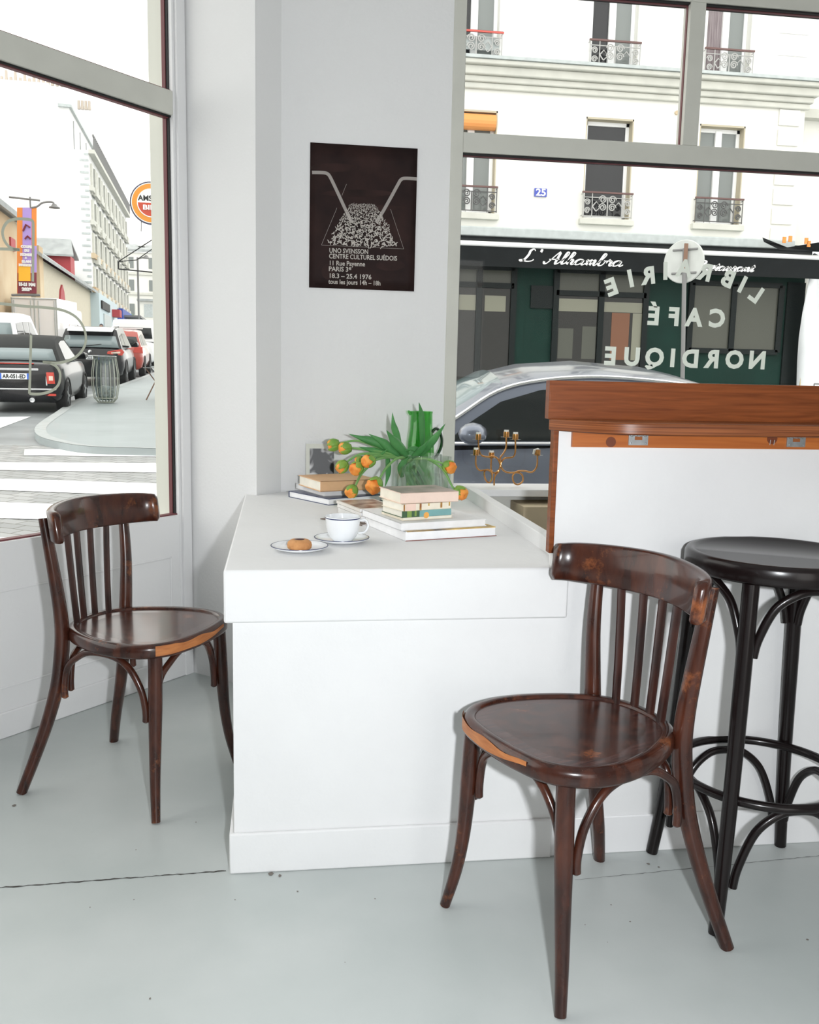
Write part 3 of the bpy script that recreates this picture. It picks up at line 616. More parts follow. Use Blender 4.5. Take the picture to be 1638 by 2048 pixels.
# magazines
zt = TZ
mags = [((688, 1040), (744, 1053), 'glossy magazine at the bottom of the small fanned pile', (.20, .15, .12), -.05, .003), ((683, 1034), (744, 1049), 'dark leaflet poking out to the left of the magazine pile', (.25, .20, .17), -.02, .002), ((712, 1040), (742, 1046), 'thick white magazine in the middle of the magazine pile', (.75, .74, .72), .0, .016), ((711, 1034), (742, 1040), 'thin booklet below the top of the magazine pile', (.80, .78, .75), .01, .010), ((705, 1024), (743, 1029), 'booklet with brown photo cover topmost on the magazine pile', (.78, .74, .68), .0, .009)]
fa, fb = atZ(709, 1045, TZ), atZ(700, 1003, TZ+.03)
for i, (a, b, lab, c, dr, h) in enumerate(mags):
    A = atZ(727-2*i, 1050-i, TZ)+V((0, .02*0, 0)); dirn = V((-.30, 1, 0)).normalized() if i > 1 else V((-.75, .8, 0)).normalized()
    rt = V((dirn.y, -dirn.x, 0)); wd = .13; L_ = .20
    if i <= 1: A = atZ(724+8*i, 1052-2*i, TZ); L_ = .17; wd = .09
    cs = [A, A+rt*wd, A+rt*wd+dirn*L_, A+dirn*L_]
    b_, hx, hy = book(lab, cs, zt, h, pm(c, .4), paperw, 3, t=.0008, soft=True, name='magazine', group='fanned magazines beside the cup')
    if i == 4: MB().box((-hx+.006, -hy+.012, h), (hx-.01, hy-.01, h+.0003)).build('cover_photo', mat('brown_cover_photo', (.16, .07, .05), .4, col2=(.62, .50, .40), vscale=22), b_)
    if i == 1: MB().box((-hx+.004, hy-.07, h), (hx-.004, hy-.003, h+.0003)).build('cover_photo', mat('grey_cover_photo', (.10, .09, .08), .4, col2=(.5, .48, .45), vscale=30), b_)
    zt += h+.0004
# photo card standing on books against the wall
ph = thing('photo_card', 'white-bordered card with an abstract black and white photo', 'picture', (0, 0, 0))
a = atY(612, 889, 3.395); b = atY(669, 890, 3.395); zz = TZ
T = basis((a.x, 3.375, TZ), (1, 0, 0), V((0, .16, 1))); wd = b.x-a.x; hh = (a.z-TZ)/V((0, .16, 1)).normalized().z
T = basis((a.x, 3.392, TZ), (1, 0, 0), V((0, .10, 1)))
ph.matrix_world = T
MB().box((0, 0, 0), (wd, hh, .002)).build('card', pm((.66, .67, .61)), ph)
mp_ = mat('blurred_photo', (.006, .006, .008), .4, col2=(.80, .80, .82), vscale=13, detail=2, dist=.8, stretch=(1.2, 1, 1))
for n_ in mp_.node_tree.nodes:
    if n_.type == 'VALTORGB': n_.color_ramp.elements[0].position = .47; n_.color_ramp.elements[1].position = .60
MB().box((.014, .012, .002), (wd-.001, hh-.017, .0024)).build('photo_print', mp_, ph)
# ---- plate, biscuit, saucer, cup
def plate(name, label, c, R, cat):
    t = thing(name, label, cat, (c.x, c.y, TZ))
    MB().lathe([(R*.55, .001), (R*.58, 0), (R*.62, .002), (R*.85, .006), (R, .0115), (R+.0004, .0135), (R-.002, .0138), (R*.84, .0085), (R*.60, .0045), (.001, .004)], 64).build('dish', 'porcelain', t, smooth=True, angle=80)
    MB().lathe([(R-.0022, .0137), (R-.0008, .0142), (R+.0006, .0138), (R+.0008, .0128), (R, .0124)], 64, cap=False).build('rim_line', 'blueline', t, smooth=True); return t
pc_ = V((.047, 2.278, 0)); plate('plate', 'small white plate with a thin dark rim holding a biscuit', pc_, .071, 'plate')
bc = thing('biscuit', 'round orange-brown biscuit with a dark jam centre', 'biscuit', (pc_.x, pc_.y-.005, TZ+.0046))
MB().lathe([(.024, 0), (.0295, .003), (.031, .010), (.029, .018), (.022, .0235), (.013, .0245), (.010, .022), (.001, .021)], 40).build('dough', 'biscuit', bc, smooth='all')
MB().lathe([(.0125, .0215), (.0125, .0250), (.008, .0260), (.001, .0263)], 24).build('jam', 'jam', bc, smooth='all')
sc_ = V((.160, 2.392, 0)); plate('saucer', 'white saucer with a thin dark rim under the coffee cup', sc_, .072, 'saucer')
cp = thing('coffee_cup', 'white coffee cup with navy rim line, on its saucer', 'cup', (sc_.x+.002, sc_.y-.004, TZ+.0048))
MB().lathe([(.026, 0), (.028, .003), (.036, .012), (.0425, .030), (.0455, .058), (.0462, .0655), (.0445, .0655), (.0435, .056), (.040, .028), (.030, .008), (.001, .005)], 48).build('bowl', 'porcelain', cp, smooth=True, angle=80)
MB().lathe([(.0455, .0595), (.0462, .0600), (.0466, .0618), (.0461, .0625)], 48, cap=False).build('rim_line', 'blueline', cp, smooth=True)
MB().lathe([(.0432, .053), (.001, .0532)], 40).build('coffee', 'coffee', cp)
MB().tube(cr([(.0445, 0, .054), (.060, 0, .055), (.0665, 0, .040), (.058, 0, .024), (.041, 0, .020)], 6), .0032, 8, flat=1.5).build('handle', 'porcelain', cp, smooth=True).rotation_euler = (0, 0, -.1)
# ---- vase with tulips
VC = V((.467, 3.10, 0))
vs_ = thing('glass_vase', 'clear glass cylinder vase full of tulip stems', 'vase', (VC.x, VC.y, TZ))
R = .078; H_ = .172
MB().lathe([(R-.004, 0), (R, .003), (R+.001, H_), (R-.0015, H_+.001), (R-.003, H_), (R-.004, .01), (.001, .009)], 48).build('glass_wall', 'clear', vs_, smooth=True, angle=60)
MB().lathe([(R-.0045, .0095), (R-.0045, .105), (.001, .105)], 40).build('water', 'water', vs_, smooth=True, angle=60)
def tz(X, Y_, yy): return atY(640+X/5.46, 790+Y_/5.46, yy)
rv = random.Random(5)
tulips = [
 ((150, 545), [(350, 502), (480, 515), (700, 600), (860, 680)], 3.10, 1, 0, 'leftmost tulip bud, still mostly green, highest of the drooping buds'),
 ((275, 580), [(345, 578), (600, 610), (760, 640), (880, 690)], 3.06, 1, .15, 'green tulip bud just right of the leftmost one'),
 ((243, 780), [(300, 725), (430, 650), (600, 640), (800, 670)], 3.02, 1, .05, 'green tulip bud hanging left beside the photo card'),
 ((400, 800), [(455, 760), (540, 690), (660, 660), (820, 675)], 2.99, 1.08, .5, 'tulip with open orange centre second from the photo card'),
 ((432, 715), [(480, 690), (600, 650), (720, 640), (860, 680)], 3.12, .75, .6, 'small orange tulip tucked behind the others'),
 ((530, 722), [(600, 712), (680, 690), (760, 680), (880, 690)], 2.98, 1.05, .55, 'orange-tipped tulip pointing left, nearest the vase'),
 ((345, 1050), [(388, 990), (440, 880), (520, 790), (640, 690), (800, 670)], 2.96, 1, .35, 'tulip hanging down over the left book stack'),
 ((595, 985), [(655, 905), (720, 800), (820, 705), (905, 682), (950, 730)], 2.93, 1.28, .95, 'largest fully orange tulip drooping left of the vase'),
 ((1412, 785), [(1350, 752), (1200, 705), (1080, 695), (1000, 720)], 2.98, 1.05, .7, 'orange tulip to the right of the vase, higher of the two'),
 ((1535, 1065), [(1450, 1005), (1380, 870), (1300, 775), (1180, 705), (1050, 700)], 2.94, 1.1, .6, 'drooping orange tulip at far right, over the pink book'),
]
leaves = {0: [([(860, 660), (720, 570), (600, 510), (450, 470), (310, 425)], 75)], 1: [([(880, 680), (780, 600), (680, 510), (530, 425)], 80)], 2: [([(960, 680), (880, 580), (800, 490), (725, 385)], 85)],
          3: [([(730, 660), (745, 760), (740, 880), (708, 1012)], 50), ([(600, 700), (680, 640), (745, 582)], 22)], 4: [([(870, 540), (840, 440), (805, 330), (790, 190)], 60)], 5: [([(1120, 560), (1115, 380), (1105, 200), (1080, 80)], 52)],
          6: [([(850, 690), (700, 640), (560, 600), (420, 565)], 60)], 7: [([(940, 690), (1010, 620), (1060, 600), (990, 585), (930, 610)], 55), ([(1000, 900), (960, 820), (990, 760), (1040, 700)], 60)], 8: [([(1000, 690), (1060, 640), (1120, 580), (1182, 495)], 62), ([(900, 900), (880, 800), (920, 730), (960, 690)], 60)], 9: [([(1080, 670), (1180, 560), (1270, 450), (1370, 312)], 66)]}
for i, (bud, st, yb, sz, op, lab) in enumerate(tulips):
    t = thing('tulip', lab, 'flower', (VC.x, VC.y, TZ+.01), group='tulips in the glass vase'); I = V((VC.x, VC.y, TZ+.01))
    n = len(st); an = rv.uniform(0, 6.28); foot = V((VC.x+.045*cos(an), VC.y+.045*sin(an), TZ+.012))
    pts = []; P = tz(*bud, yb)
    for j, s_ in enumerate(st): pts.append(tz(*s_, lerp(yb, VC.y-.01, (j+.6)/n)))
    last = pts[-1]; neck = V((lerp(last.x, VC.x, .4), lerp(last.y, VC.y, .4), TZ+H_-.02)); inner = lerp(neck, foot, .5)+V((0, 0, .0))
    full = [P]+pts+[neck, inner, foot]; c = cr(full, 5)
    o = MB().tube([p-I for p in c], [lerp(.0032, .0042, min(1, q/12)) for q in range(len(c))], 8).build('stem', 'stem', t, smooth=True)
    d = (P-pts[0]).normalized(); r_ = .0245*sz*.74; L_ = .036*sz
    c0 = P-d*L_*.55-I
    bl = MB(); k = 16; rg = []
    for q in range(7):
        v = q/6; rr = r_*(.35+.75*sin(pi*min(1, v*.62+.12)))*(1 if v < .9 else .8); X = d.orthogonal().normalized(); Y = d.cross(X)
        rg.append([c0+d*(L_*(.15+v*.95)+.002*sin(5*j+q*3)*op)+(X*cos(2*pi*j/k)+Y*sin(2*pi*j/k))*rr*(1+.12*sin(7*j+2.3*q)*op) for j in range(k)])
    rg.append([c0+d*L_*1.02+(X*cos(2*pi*j/k)+Y*sin(2*pi*j/k))*r_*.25+d*.002*sin(4*j) for j in range(k)])
    bl.rings(rg).build('petals', 'petal', t, smooth='all')
    cov = lerp(1.12, .62, op); sp = MB()
    for q in range(5):
        a0 = q*2*pi/5; rows = []
        for v_ in range(6):
            v = v_/5*cov; rr = r_*1.07*(.30+.80*sin(pi*min(1, v*.62+.14))); wd_ = .75*sin(pi*min(.97, .25+.72*v_/5))
            rows.append([c0+d*(L_*v*1.05)+(X*cos(a0+u*wd_)+Y*sin(a0+u*wd_))*rr*(1.0+(.05 if u == 0 else 0)) for u in (-1, -.5, 0, .5, 1)])
        sp.P([p for r in rows for p in r], [(a*5+b, a*5+b+1, a*5+b+6, a*5+b+5) for a in range(5) for b in range(4)])
    sp.rings([[c0-d*.004+(X*cos(2*pi*j/10)+Y*sin(2*pi*j/10))*.003 for j in range(10)], [c0+d*L_*.1+(X*cos(2*pi*j/10)+Y*sin(2*pi*j/10))*r_*.5 for j in range(10)]])
    o = sp.build('outer_petals', 'sepal', t, smooth='all'); md = o.modifiers.new('t', 'SOLIDIFY'); md.thickness = .0008
    yb2 = [(foot-V((.0, 0, 0))), lerp(foot, neck, .5)+V((.012*cos(an*2), .012*sin(an*2), 0)), neck]; rows = []; cc = cr(yb2, 6)
    for j, p in enumerate(cc):
        ww = .010*(.6+.6*sin(pi*j/(len(cc)-1))); rows.append([p-I+V((cos(an+1), sin(an+1), 0))*ww*s2 for s2 in (-1, 0, 1)])
    lf = MB(); lf.P([p for r in rows for p in r], [(a*3+b, a*3+b+1, a*3+b+4, a*3+b+3) for a in range(len(cc)-1) for b in range(2)]); o = lf.build('leaf', 'leaf', t, smooth='all'); o.modifiers.new('t', 'SOLIDIFY').thickness = .0009
    for lp, wpx in leaves.get(i, []):
        w_ = wpx/5.46*3.2/1843/2; yt = 3.02 if i in (2, 3, 8) else (2.98 if i in (5, 9) else 3.06); m_ = len(lp)
        cc = cr([tz(*a, lerp(VC.y-.02, yt, j/(m_-1))) for j, a in enumerate(lp)], 6); nn_ = len(cc); rows = []
        for j, p in enumerate(cc):
            tg = (cc[min(j+1, nn_-1)]-cc[max(j-1, 0)]).normalized(); sd = tg.cross(f_).normalized(); bk_ = sd.cross(tg); u = j/(nn_-1)
            ww = w_*(.45+.75*sin(pi*min(1, u*.85+.12)))*(1 if u < .6 else max(.02, 1-(u-.6)/.4)**.8)
            rows.append([p-I+sd*ww*s2+bk_*ww*.35*abs(s2)**1.5 for s2 in (-1, -.5, 0, .5, 1)])
        lf = MB(); lf.P([p for r in rows for p in r], [(a*5+b, a*5+b+1, a*5+b+6, a*5+b+5) for a in range(nn_-1) for b in range(4)])
        o = lf.build('leaf', 'leaf', t, smooth='all'); md = o.modifiers.new('t', 'SOLIDIFY'); md.thickness = .0009
# ---- green jug behind, clear tumbler
jp = atY(843, 900, 3.27)
jg = thing('green_jug', 'tall green glass jug with a dark handle, behind the tulips', 'jug', (jp.x, 3.29, TZ))
jz = atY(840, 823, 3.27).z-TZ
prof = [(.036, 0), (.050, .004), (.052, .02), (.0505, .12), (.047, .2), (.0405, .25), (.0395, jz-.01), (.041, jz)]
MB().lathe(prof+[(r-.003, z) for r, z in prof[::-1][:-1]]+[(.001, .006)], 40).build('body', 'greenglass', jg, smooth=True, angle=60)
MB().tube([(-.038, 0, jz-.012), (-.046, 0, jz-.001), (-.050, 0, jz+.001)], [.006, .005, .002], 8).build('spout', 'greenglass', jg, smooth=True)
MB().tube(cr([(.040, 0, jz-.075), (.052, 0, jz-.062), (.066, 0, jz-.068), (.076, 0, jz-.095), (.075, 0, jz-.125), (.062, 0, jz-.155), (.048, 0, jz-.17)], 6), .0055, 10, flat=1.3).build('handle', mat('dark_green_handle', (.006, .03, .012), .12, spec=.8), jg, smooth=True)
tp = atY(884, 950, 3.25)
tb = thing('glass_tumbler', 'clear straight drinking glass standing right behind the vase', 'glass', (tp.x, 3.27, TZ))
MB().lathe([(.030, 0), (.032, .004), (.036, .150), (.034, .150), (.030, .010), (.001, .010)], 32).build('glass_wall', 'clear', tb, smooth=True, angle=60)
# ---- brass candelabra on the sill
def cq(X, Y_, yy=3.375): return atY(900+X/4.878, 700+Y_/4.878, yy)
ZS_ = .757
cb = thing('candelabra', 'curly brass six-cup candelabra on the window sill', 'candle holder', (0, 0, 0))
fz = [cq(430, 1350).z, ZS_+.003]; dz = ZS_+.0035-cq(430, 1350).z
def cp_(P): return [cq(*p[:2], 3.375+(p[2] if len(p) > 2 else 0))+V((0, 0, dz)) for p in P]
arms = [[(490, 1080), (488, 1150), (478, 1205), (440, 1250), (430, 1300), (430, 1346)],
 [(275, 905, .03), (282, 1000, .03), (310, 1055, .02), (370, 1068, .01), (430, 1065), (470, 1095), (490, 1150)],
 [(548, 880, .03), (546, 980, .03), (520, 1035, .02), (492, 1075, .01), (486, 1140)],
 [(637, 905, -.03), (636, 1020, -.03), (610, 1070, -.02), (540, 1080, -.01), (505, 1110), (490, 1160)],
 [(252, 1060, -.03), (253, 1150, -.03), (290, 1200, -.025), (360, 1195, -.02), (405, 1225, -.02), (405, 1290, -.02), (375, 1320, -.02), (342, 1280, -.02), (335, 1215, -.02), (370, 1192, -.01), (430, 1225), (470, 1205)],
 [(403, 1085, .04), (400, 1180, .04), (420, 1225, .02), (460, 1215, 0), (485, 1180)],
 [(852, 1055, 0), (846, 1160, 0), (800, 1216, 0), (720, 1205, 0), (645, 1215, 0), (610, 1260, 0), (625, 1320, 0), (665, 1338, 0), (708, 1305, 0), (705, 1250, 0), (665, 1222, 0), (570, 1222, 0), (515, 1195, 0), (490, 1140, 0)]]
am = MB()
for P in arms: am.tube(cr(cp_(P), 6), .0032, 8)
am.build('arms', 'brass', cb, smooth=True)
cups = [(275, 900, .03, 'upper left candle stub above the brass spiral arms'), (548, 876, .03, 'highest candle stub, centre of the candelabra'), (637, 900, -.03, 'candle stub at the upper right of the candelabra'), (252, 1052, -.03, 'lowest-left candle stub on the candelabra'), (403, 1078, .04, 'candle stub in the low middle cup of the candelabra'), (852, 1052, 0, 'melted slumped candle stub on the far right arm')]
for i, (X, Y_, dy, lab) in enumerate(cups):
    p = cq(X, Y_, 3.375+dy)+V((0, 0, dz)); 
    MB().lathe([(.0045, -.002), (.0098, 0), (.0108, .004), (.0108, .021), (.0092, .021), (.0090, .006), (.001, .005)], 20, p).build('cup', 'brass', cb, smooth=True)
    MB().lathe([(.010, .001), (.021, .0), (.0215, .0012), (.010, .0025)], 28, p).build('drip_plate', 'dripglass', cb, smooth=True)
    c = thing('candle_stub', 'short white '+lab, 'candle', p, group='candle stubs in the candelabra')
    if i < 5: MB().lathe([(.0088, .007), (.0088, .026), (.0095, .0275), (.006, .0265), (.001, .026)], 16).build('wax', 'wax', c, smooth=True)
    else: MB().lathe([(.0078, .008), (.009, .016), (.007, .024), (.002, .027)], 12).tube([(-.004, 0, .02), (-.012, 0, .018), (-.015, .002, .004)], [.006, .006, .004], 8).build('wax', 'wax', c, smooth=True)
    MB().tube([(0, 0, .025), (.0005, 0, .032)], .0007, 5).build('wick', 'ink', c)
# card box in the recess below the sill
bx0 = atY(1048, 1000, 3.2)
cbx = thing('cardboard_box', 'tan cardboard box under the window sill behind the counter', 'box', (bx0.x, 3.2, 0))
MB().box((0, 0, 0), (.45, .19, .705)).build('carton', 'box', cbx); MB().box((-.001, -.001, .56), (.45, 0, .563)).build('seam', 'ink', cbx)
# ---- lettering on the right window (reads from the street, so mirrored from inside)
YG = YW+.0335
def gl(px, py): return atY(px, py, YG)
def gtext(parent, s_, size, px, py, ang=0, fit=None):
    p = gl(px, py); T = MX.Translation(p) @ MX.Rotation(pi/2, 4, 'X') @ MX.Rotation(ang, 4, 'Z')
    return text('letter', s_, size, 'offwhite', T, parent, mirror=True, align='CENTER', bold=.0040, extrude=.0003, fit=fit)
wl = thing('window_lettering', 'white arched and straight vinyl words LIBRAIRIE CAFÉ NORDIQUE, mirrored on the glass', 'lettering')
def letters(row, size, hpx):
    for ch, X, Y_, dg in row: gtext(wl, ch, size, 880+X/2.161, 380+Y_/2.161, RD(dg))
S_ = .086
# centre-bottom of each letter in zoomed coordinates
letters([('L', 1350, 478, -32), ('I', 1293, 438, -24), ('B', 1235, 415, -18), ('R', 1140, 388, -11), ('A', 1052, 372, -5), ('I', 974, 384, 3), ('R', 905, 403, 9), ('I', 830, 415, 15), ('E', 752, 450, 22)], S_, 80)
letters([('C', 1195, 590, -1), ('A', 1095, 586, -1), ('F', 1010, 583, -1), ('É', 922, 580, -1)], S_*1.08, 80)
letters([('N', 1368, 770, -1), ('O', 1270, 768, -1), ('R', 1175, 766, -1), ('D', 1080, 764, -1), ('I', 1003, 761, -1), ('Q', 925, 758, -1), ('U', 827, 756, -1), ('E', 735, 753, -1)], S_*1.08, 80)
# ---- outlined lettering on the left window
def lg(X, Y_): return atP(X/4.095, 380+Y_/4.095, LW(0, .043, 0), NY)
ll = thing('etched_lettering', 'large pale outlined curved letters on the street window glass', 'lettering')
def gstroke(P, w=.0088, closed=False):
    mb = MB(); pts = cr([lg(*p) for p in P], 8); n = len(pts); L = []; Rr = []
    for i, p in enumerate(pts):
        t = (pts[min(i+1, n-1)]-pts[max(i-1, 0)]).normalized(); s_ = t.cross(NY).normalized(); L.append(p+s_*w/2); Rr.append(p-s_*w/2)
    mb.P(L+Rr+[p-NY*.0006 for p in L]+[p-NY*.0006 for p in Rr], [(i, i+1, n+i+1, n+i) for i in range(n-1)]+[(2*n+i, 3*n+i, 3*n+i+1, 2*n+i+1) for i in range(n-1)]); mb.build('letter_outline', 'vinyl2', ll)
gstroke([(268, 750), (270, 600), (272, 420), (272, 300), (262, 250), (200, 238), (130, 238), (60, 262), (22, 330), (30, 400), (65, 455), (110, 482), (160, 490), (60, 484), (-60, 480), (-200, 470)])
gstroke([(-200, 920), (0, 930), (200, 952), (360, 962), (500, 982), (600, 1025), (665, 1090), (700, 1180), (695, 1270), (650, 1340), (590, 1385), (500, 1413), (420, 1415), (350, 1410), (410, 1418), (465, 1450), (492, 1510), (480, 1590), (430, 1640), (360, 1665), (300, 1672), (240, 1668)])
gstroke([(240, 1668), (244, 1550), (248, 1400), (254, 1190)])
# ================================================================ STREET GROUND
def ground_strip(name, m, x0, x1, y0, y1, dz=0):
    mb = MB(); ys = [y0]+[y for y in (7,) if y0 < y < y1]+[y1]; vs = []
    for y in ys: vs += [(x0, y, gz(y)+dz), (x1, y, gz(y)+dz)]
    mb.P(vs, [(2*i, 2*i+1, 2*i+3, 2*i+2) for i in range(len(ys)-1)]); return mb.build(name, m)
struct(ground_strip('street_cobbles', 'cobble', -40, 40, 3.62, 13.2)); struct(ground_strip('street_side_road', 'asphalt', -30, 40, 13.2, 140, 0))
gm = MB(); gm.P([(-40, -6, -.16), (-4.3, -6, -.16), (-.5, 3.62, -.16), (-40, 3.62, -.16)], [(0, 1, 2, 3)]); struct(gm.build('street_corner_paving', 'cobble'))
# zebra crossing
ST_ = [((0, 899), (0, 910), (315, 897), (315, 913)), ((0, 924.5), (0, 940), (315, 926.7), (315, 945)), ((0, 957), (0, 980), (315, 967), (315, 992)), ((0, 1004.5), (0, 1036), (315, 1014), (315, 1046)), ((0, 1074), (0, 1092), (315, 1084), (315, 1108))]
for i, (a, b, c, d) in enumerate(ST_):
    A, B_, C_, D_ = (atG(*q, .006) for q in (a, b, c, d)); e1, e2 = (C_-A), (D_-B_)
    mb = MB(); q = [A-e1*(.4 if i else -.15), A+e1*1.3, B_+e2*1.3, B_-e2*(.4 if i else -.15)]; mb.P(q+[(B_-e2*.4+V((-.0, 0, 0)))] , [(0, 1, 2, 3)]); struct(mb.build('crossing_stripe', 'zebra'))
A, B_, C_ = atG(-60, 870, .006), atG(-60, 835, .006), atG(62, 833, .006); D_ = atG(0, 856, .006)
struct(MB().P([A, D_, C_, B_], [(0, 1, 2, 3)]).build('crossing_stripe', 'zebra'))
# pavement at the far corner with granite kerb
KB = [(310, 744), (215, 778), (150, 800), (112, 824), (80, 845), (69, 859), (79, 873), (122, 885), (183, 893), (313, 897)]
kp = [atG(*p, .10) for p in KB]; far = [ST(-3.2, 120, gz(120)+.1), ST(.2, 120, gz(120)+.1), V((40, 22, gz(22)+.1)), V((40, 13.4, gz(13.4)+.1))]
inner = [ST(-.9, 60, gz(60)+.1), V((-1.5, 16.2, gz(16.2)+.1)), V((40, 16.2, gz(16.2)+.1)), V((40, 13.5, gz(13.5)+.1))]
kk = cr(kp, 3); k0 = kk[0]; k1 = kk[-1]
road = [ST(-4.6, 60, gz(60)+.1)]+kk
mb = MB(); ctr = inner[0:2]; n = len(road)
ip = [inner[0]]+[inner[1]]*(n-1)
mb.P(road+ip, [(i, i+1, n+i+1, n+i) for i in range(n-1)]); mb.P([k1, inner[3], inner[2], inner[1]], [(0, 1, 2, 3)])
mb.P([*kk]+[p-V((0, 0, .12)) for p in kk], [(i, i+1, len(kk)+i+1, len(kk)+i) for i in range(len(kk)-1)])
struct(mb.build('pavement_corner', 'walk'))
kb = MB(); m_ = len(kk); cc = sum(kk, V((0, 0, 0)))/m_
L = []; Rr = []
for i, p in enumerate(kk):
    t = (kk[min(i+1, m_-1)]-kk[max(i-1, 0)]).normalized(); nn = V((-t.y, t.x, 0)).normalized()
    L.append(p+V((0, 0, .004))); Rr.append(p+nn*.16+V((0, 0, .004)))
kb.P(L+Rr, [(i, i+1, m_+i+1, m_+i) for i in range(m_-1)]); struct(kb.build('kerb', 'kerb'))
# ================================================================ BUILDING OPPOSITE
YF = 16.0
def F(px, py, y=YF): return atY(px, py, y)
bld = thing('apartment_building', 'cream rendered apartment house with balconied windows above the dark green restaurant', 'building')
XL, XRt = -1.5, 9.15
zc = F(1275, 150).z                                             # cornice level
cols = [(.9, 1.75), (2.90-.12, 3.62), (5.17, 6.02), (7.22, 8.06)]
zr = [(3.92, 5.58), (6.38, 8.3), (9.2, 11.0)]
wins = [(a, b, z0, z1) for a, b in cols for z0, z1 in zr]
wl_ = MB(); wall_holes(wl_, XL, XRt, 3.5, zc-.2, [w for w in wins if w[3] < zc], YF, YF+.3); wl_.build('lower_wall', 'stone', bld)
wl_ = MB(); wall_holes(wl_, XL, XRt, zc-.2, 12.2, [w for w in wins if w[2] > zc-.2], YF+.0, YF+.3); wl_.build('upper_wall', 'stoneupper', bld)
MB().box((XL, YF+.3, 0), (XRt, YF+9, 12)).build('rear_body', 'stoneupper', bld)
MB().box((XL-.2, YF-.3, 12.2), (XRt+.2, YF+9, 12.5)).quadbox([(XL, YF, 12.5), (XRt, YF, 12.5), (XRt, YF+1.2, 14.3), (XL, YF+1.2, 14.3)], (0, 6, 0)).build('roof', 'zinc', bld)
cn = MB()
for z0, z1, d in ((-.40, -.30, .06), (-.30, -.20, .10), (-.20, -.06, .16), (-.06, .02, .24)): cn.box((XL-.05, YF-d, zc+z0), (XRt+d, YF, zc+z1))
cn.build('cornice', 'ledge', bld, bevel=.02); MB().box((XL-.05, YF-.27, zc+.02), (XRt+.25, YF, zc+.07)).build('cornice_flashing', 'zinc', bld)
# quoins
for i in range(10):
    z = 3.62+i*.335
    if z < zc-.55: MB().box((8.66, YF-.03, z), (9.05, YF, z+.27)).build('quoin', 'stone', bld, bevel=.008)
for i in range(14):
    z = zc+.12+i*.36; MB().box((8.55, YF-.02, z), (9.1, YF, z+.34)).build('quoin', 'stoneupper', bld, bevel=.006)
def scroll(mb, cx, cz, r, y, s=1, t=.011):
    mb.tube([(cx+s*r*(1-k/22)*cos(k*.62), y, cz+r*(1-k/22)*sin(k*.62)) for k in range(19)], t, 5)
def window(x0, x1, z0, z1, style, ir, low=True):
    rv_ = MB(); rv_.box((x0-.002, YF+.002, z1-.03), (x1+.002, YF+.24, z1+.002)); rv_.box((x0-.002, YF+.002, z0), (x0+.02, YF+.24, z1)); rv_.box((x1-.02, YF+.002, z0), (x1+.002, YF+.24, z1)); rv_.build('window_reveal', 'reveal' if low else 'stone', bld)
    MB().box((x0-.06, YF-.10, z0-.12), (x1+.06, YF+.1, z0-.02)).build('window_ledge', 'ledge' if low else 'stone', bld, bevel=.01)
    yf = YF+.15; w = x1-x0; f = MB(); mid = (x0+x1)/2
    f.box((x0+.02, yf, z0-.02), (x0+.085, yf+.06, z1-.03)); f.box((x1-.085, yf, z0-.02), (x1-.02, yf+.06, z1-.03)); f.box((x0+.02, yf, z1-.10), (x1-.02, yf+.06, z1-.03)); f.box((x0+.02, yf, z0-.02), (x1-.02, yf+.06, z0+.05))
    if style != 'dark': f.box((mid-.06, yf-.02, z0), (mid+.06, yf+.05, z1-.06))
    fr = f.build('window_frame', 'pvc', bld, bevel=.008)
    a, b = {'dark': ('darkpane', 'darkpane'), 'grey': ('greypane', 'greypane'), 'split': ('darkpane', 'greypane'), 'curtain': ('curtain', 'greypane')}[style]
    MB().box((x0+.07, yf+.03, z0), (mid, yf+.045, z1-.06)).build('pane', a, fr); MB().box((mid, yf+.03, z0), (x1-.07, yf+.045, z1-.06)).build('pane', b, fr)
    rl = MB(); y = YF-.07; zt_ = z0+.40
    rl.m = 1; rl.box((x0-.03, y-.02, zt_), (x1+.03, y+.02, zt_+.028)); rl.m = 0
    for zz in (z0+.02, zt_-.07): rl.tube([(x0-.02, y, zz), (x1+.02, y, zz)], .009, 5)
    for xx in (x0-.015, x1+.015, x0+.15, x1-.15): rl.tube([(xx, y, z0), (xx, y, zt_)], .009, 5)
    for xx in (x0+.065, x1-.065): scroll(rl, xx, z0+.11, .055, y); scroll(rl, xx, z0+.25, .055, y, -1)
    for s1 in (-1, 1):
        for q in (.10, .23): scroll(rl, mid+s1*.085, z0+.07+q, .07, y, s1); 
        rl.tube([(mid+s1*.27, y, z0+.18), (mid+s1*.2, y, z0+.26), (mid+s1*.12, y, z0+.18), (mid+s1*.2, y, z0+.10), (mid+s1*.27, y, z0+.18)], .012, 5)
    rl.tube([(mid, y, z0+.02), (mid, y, zt_-.07)], .012, 5)
    for xx in (x0-.02, x1+.02): rl.tube([(xx, y, zt_-.01), (xx, YF, zt_-.01)], .008, 5); rl.tube([(xx, y, z0+.03), (xx, YF, z0+.03)], .008, 5)
    rl.build('balcony_railing', [ir, 'rail'], bld)
sty = {(0, 0): 'grey', (0, 1): 'split', (0, 2): 'grey', (1, 0): 'grey', (1, 1): 'split', (1, 2): 'grey', (2, 0): 'dark', (2, 1): 'split', (2, 2): 'dark', (3, 0): 'grey', (3, 1): 'curtain', (3, 2): 'grey'}
for i, (a, b) in enumerate(cols):
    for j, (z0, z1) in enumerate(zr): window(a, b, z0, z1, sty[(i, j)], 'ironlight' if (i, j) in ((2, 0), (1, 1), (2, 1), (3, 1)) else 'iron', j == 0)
MB().lathe([(.13, 0), (.13, .75)], 16, (2.84, YF+.06, 5.40), (1, 0, 0)).build('roller_blind', 'orange', bld)
MB().box((2.84, YF+.0, 6.52), (3.6, YF-.03, 6.72)).build('window_box', 'zinc', bld)
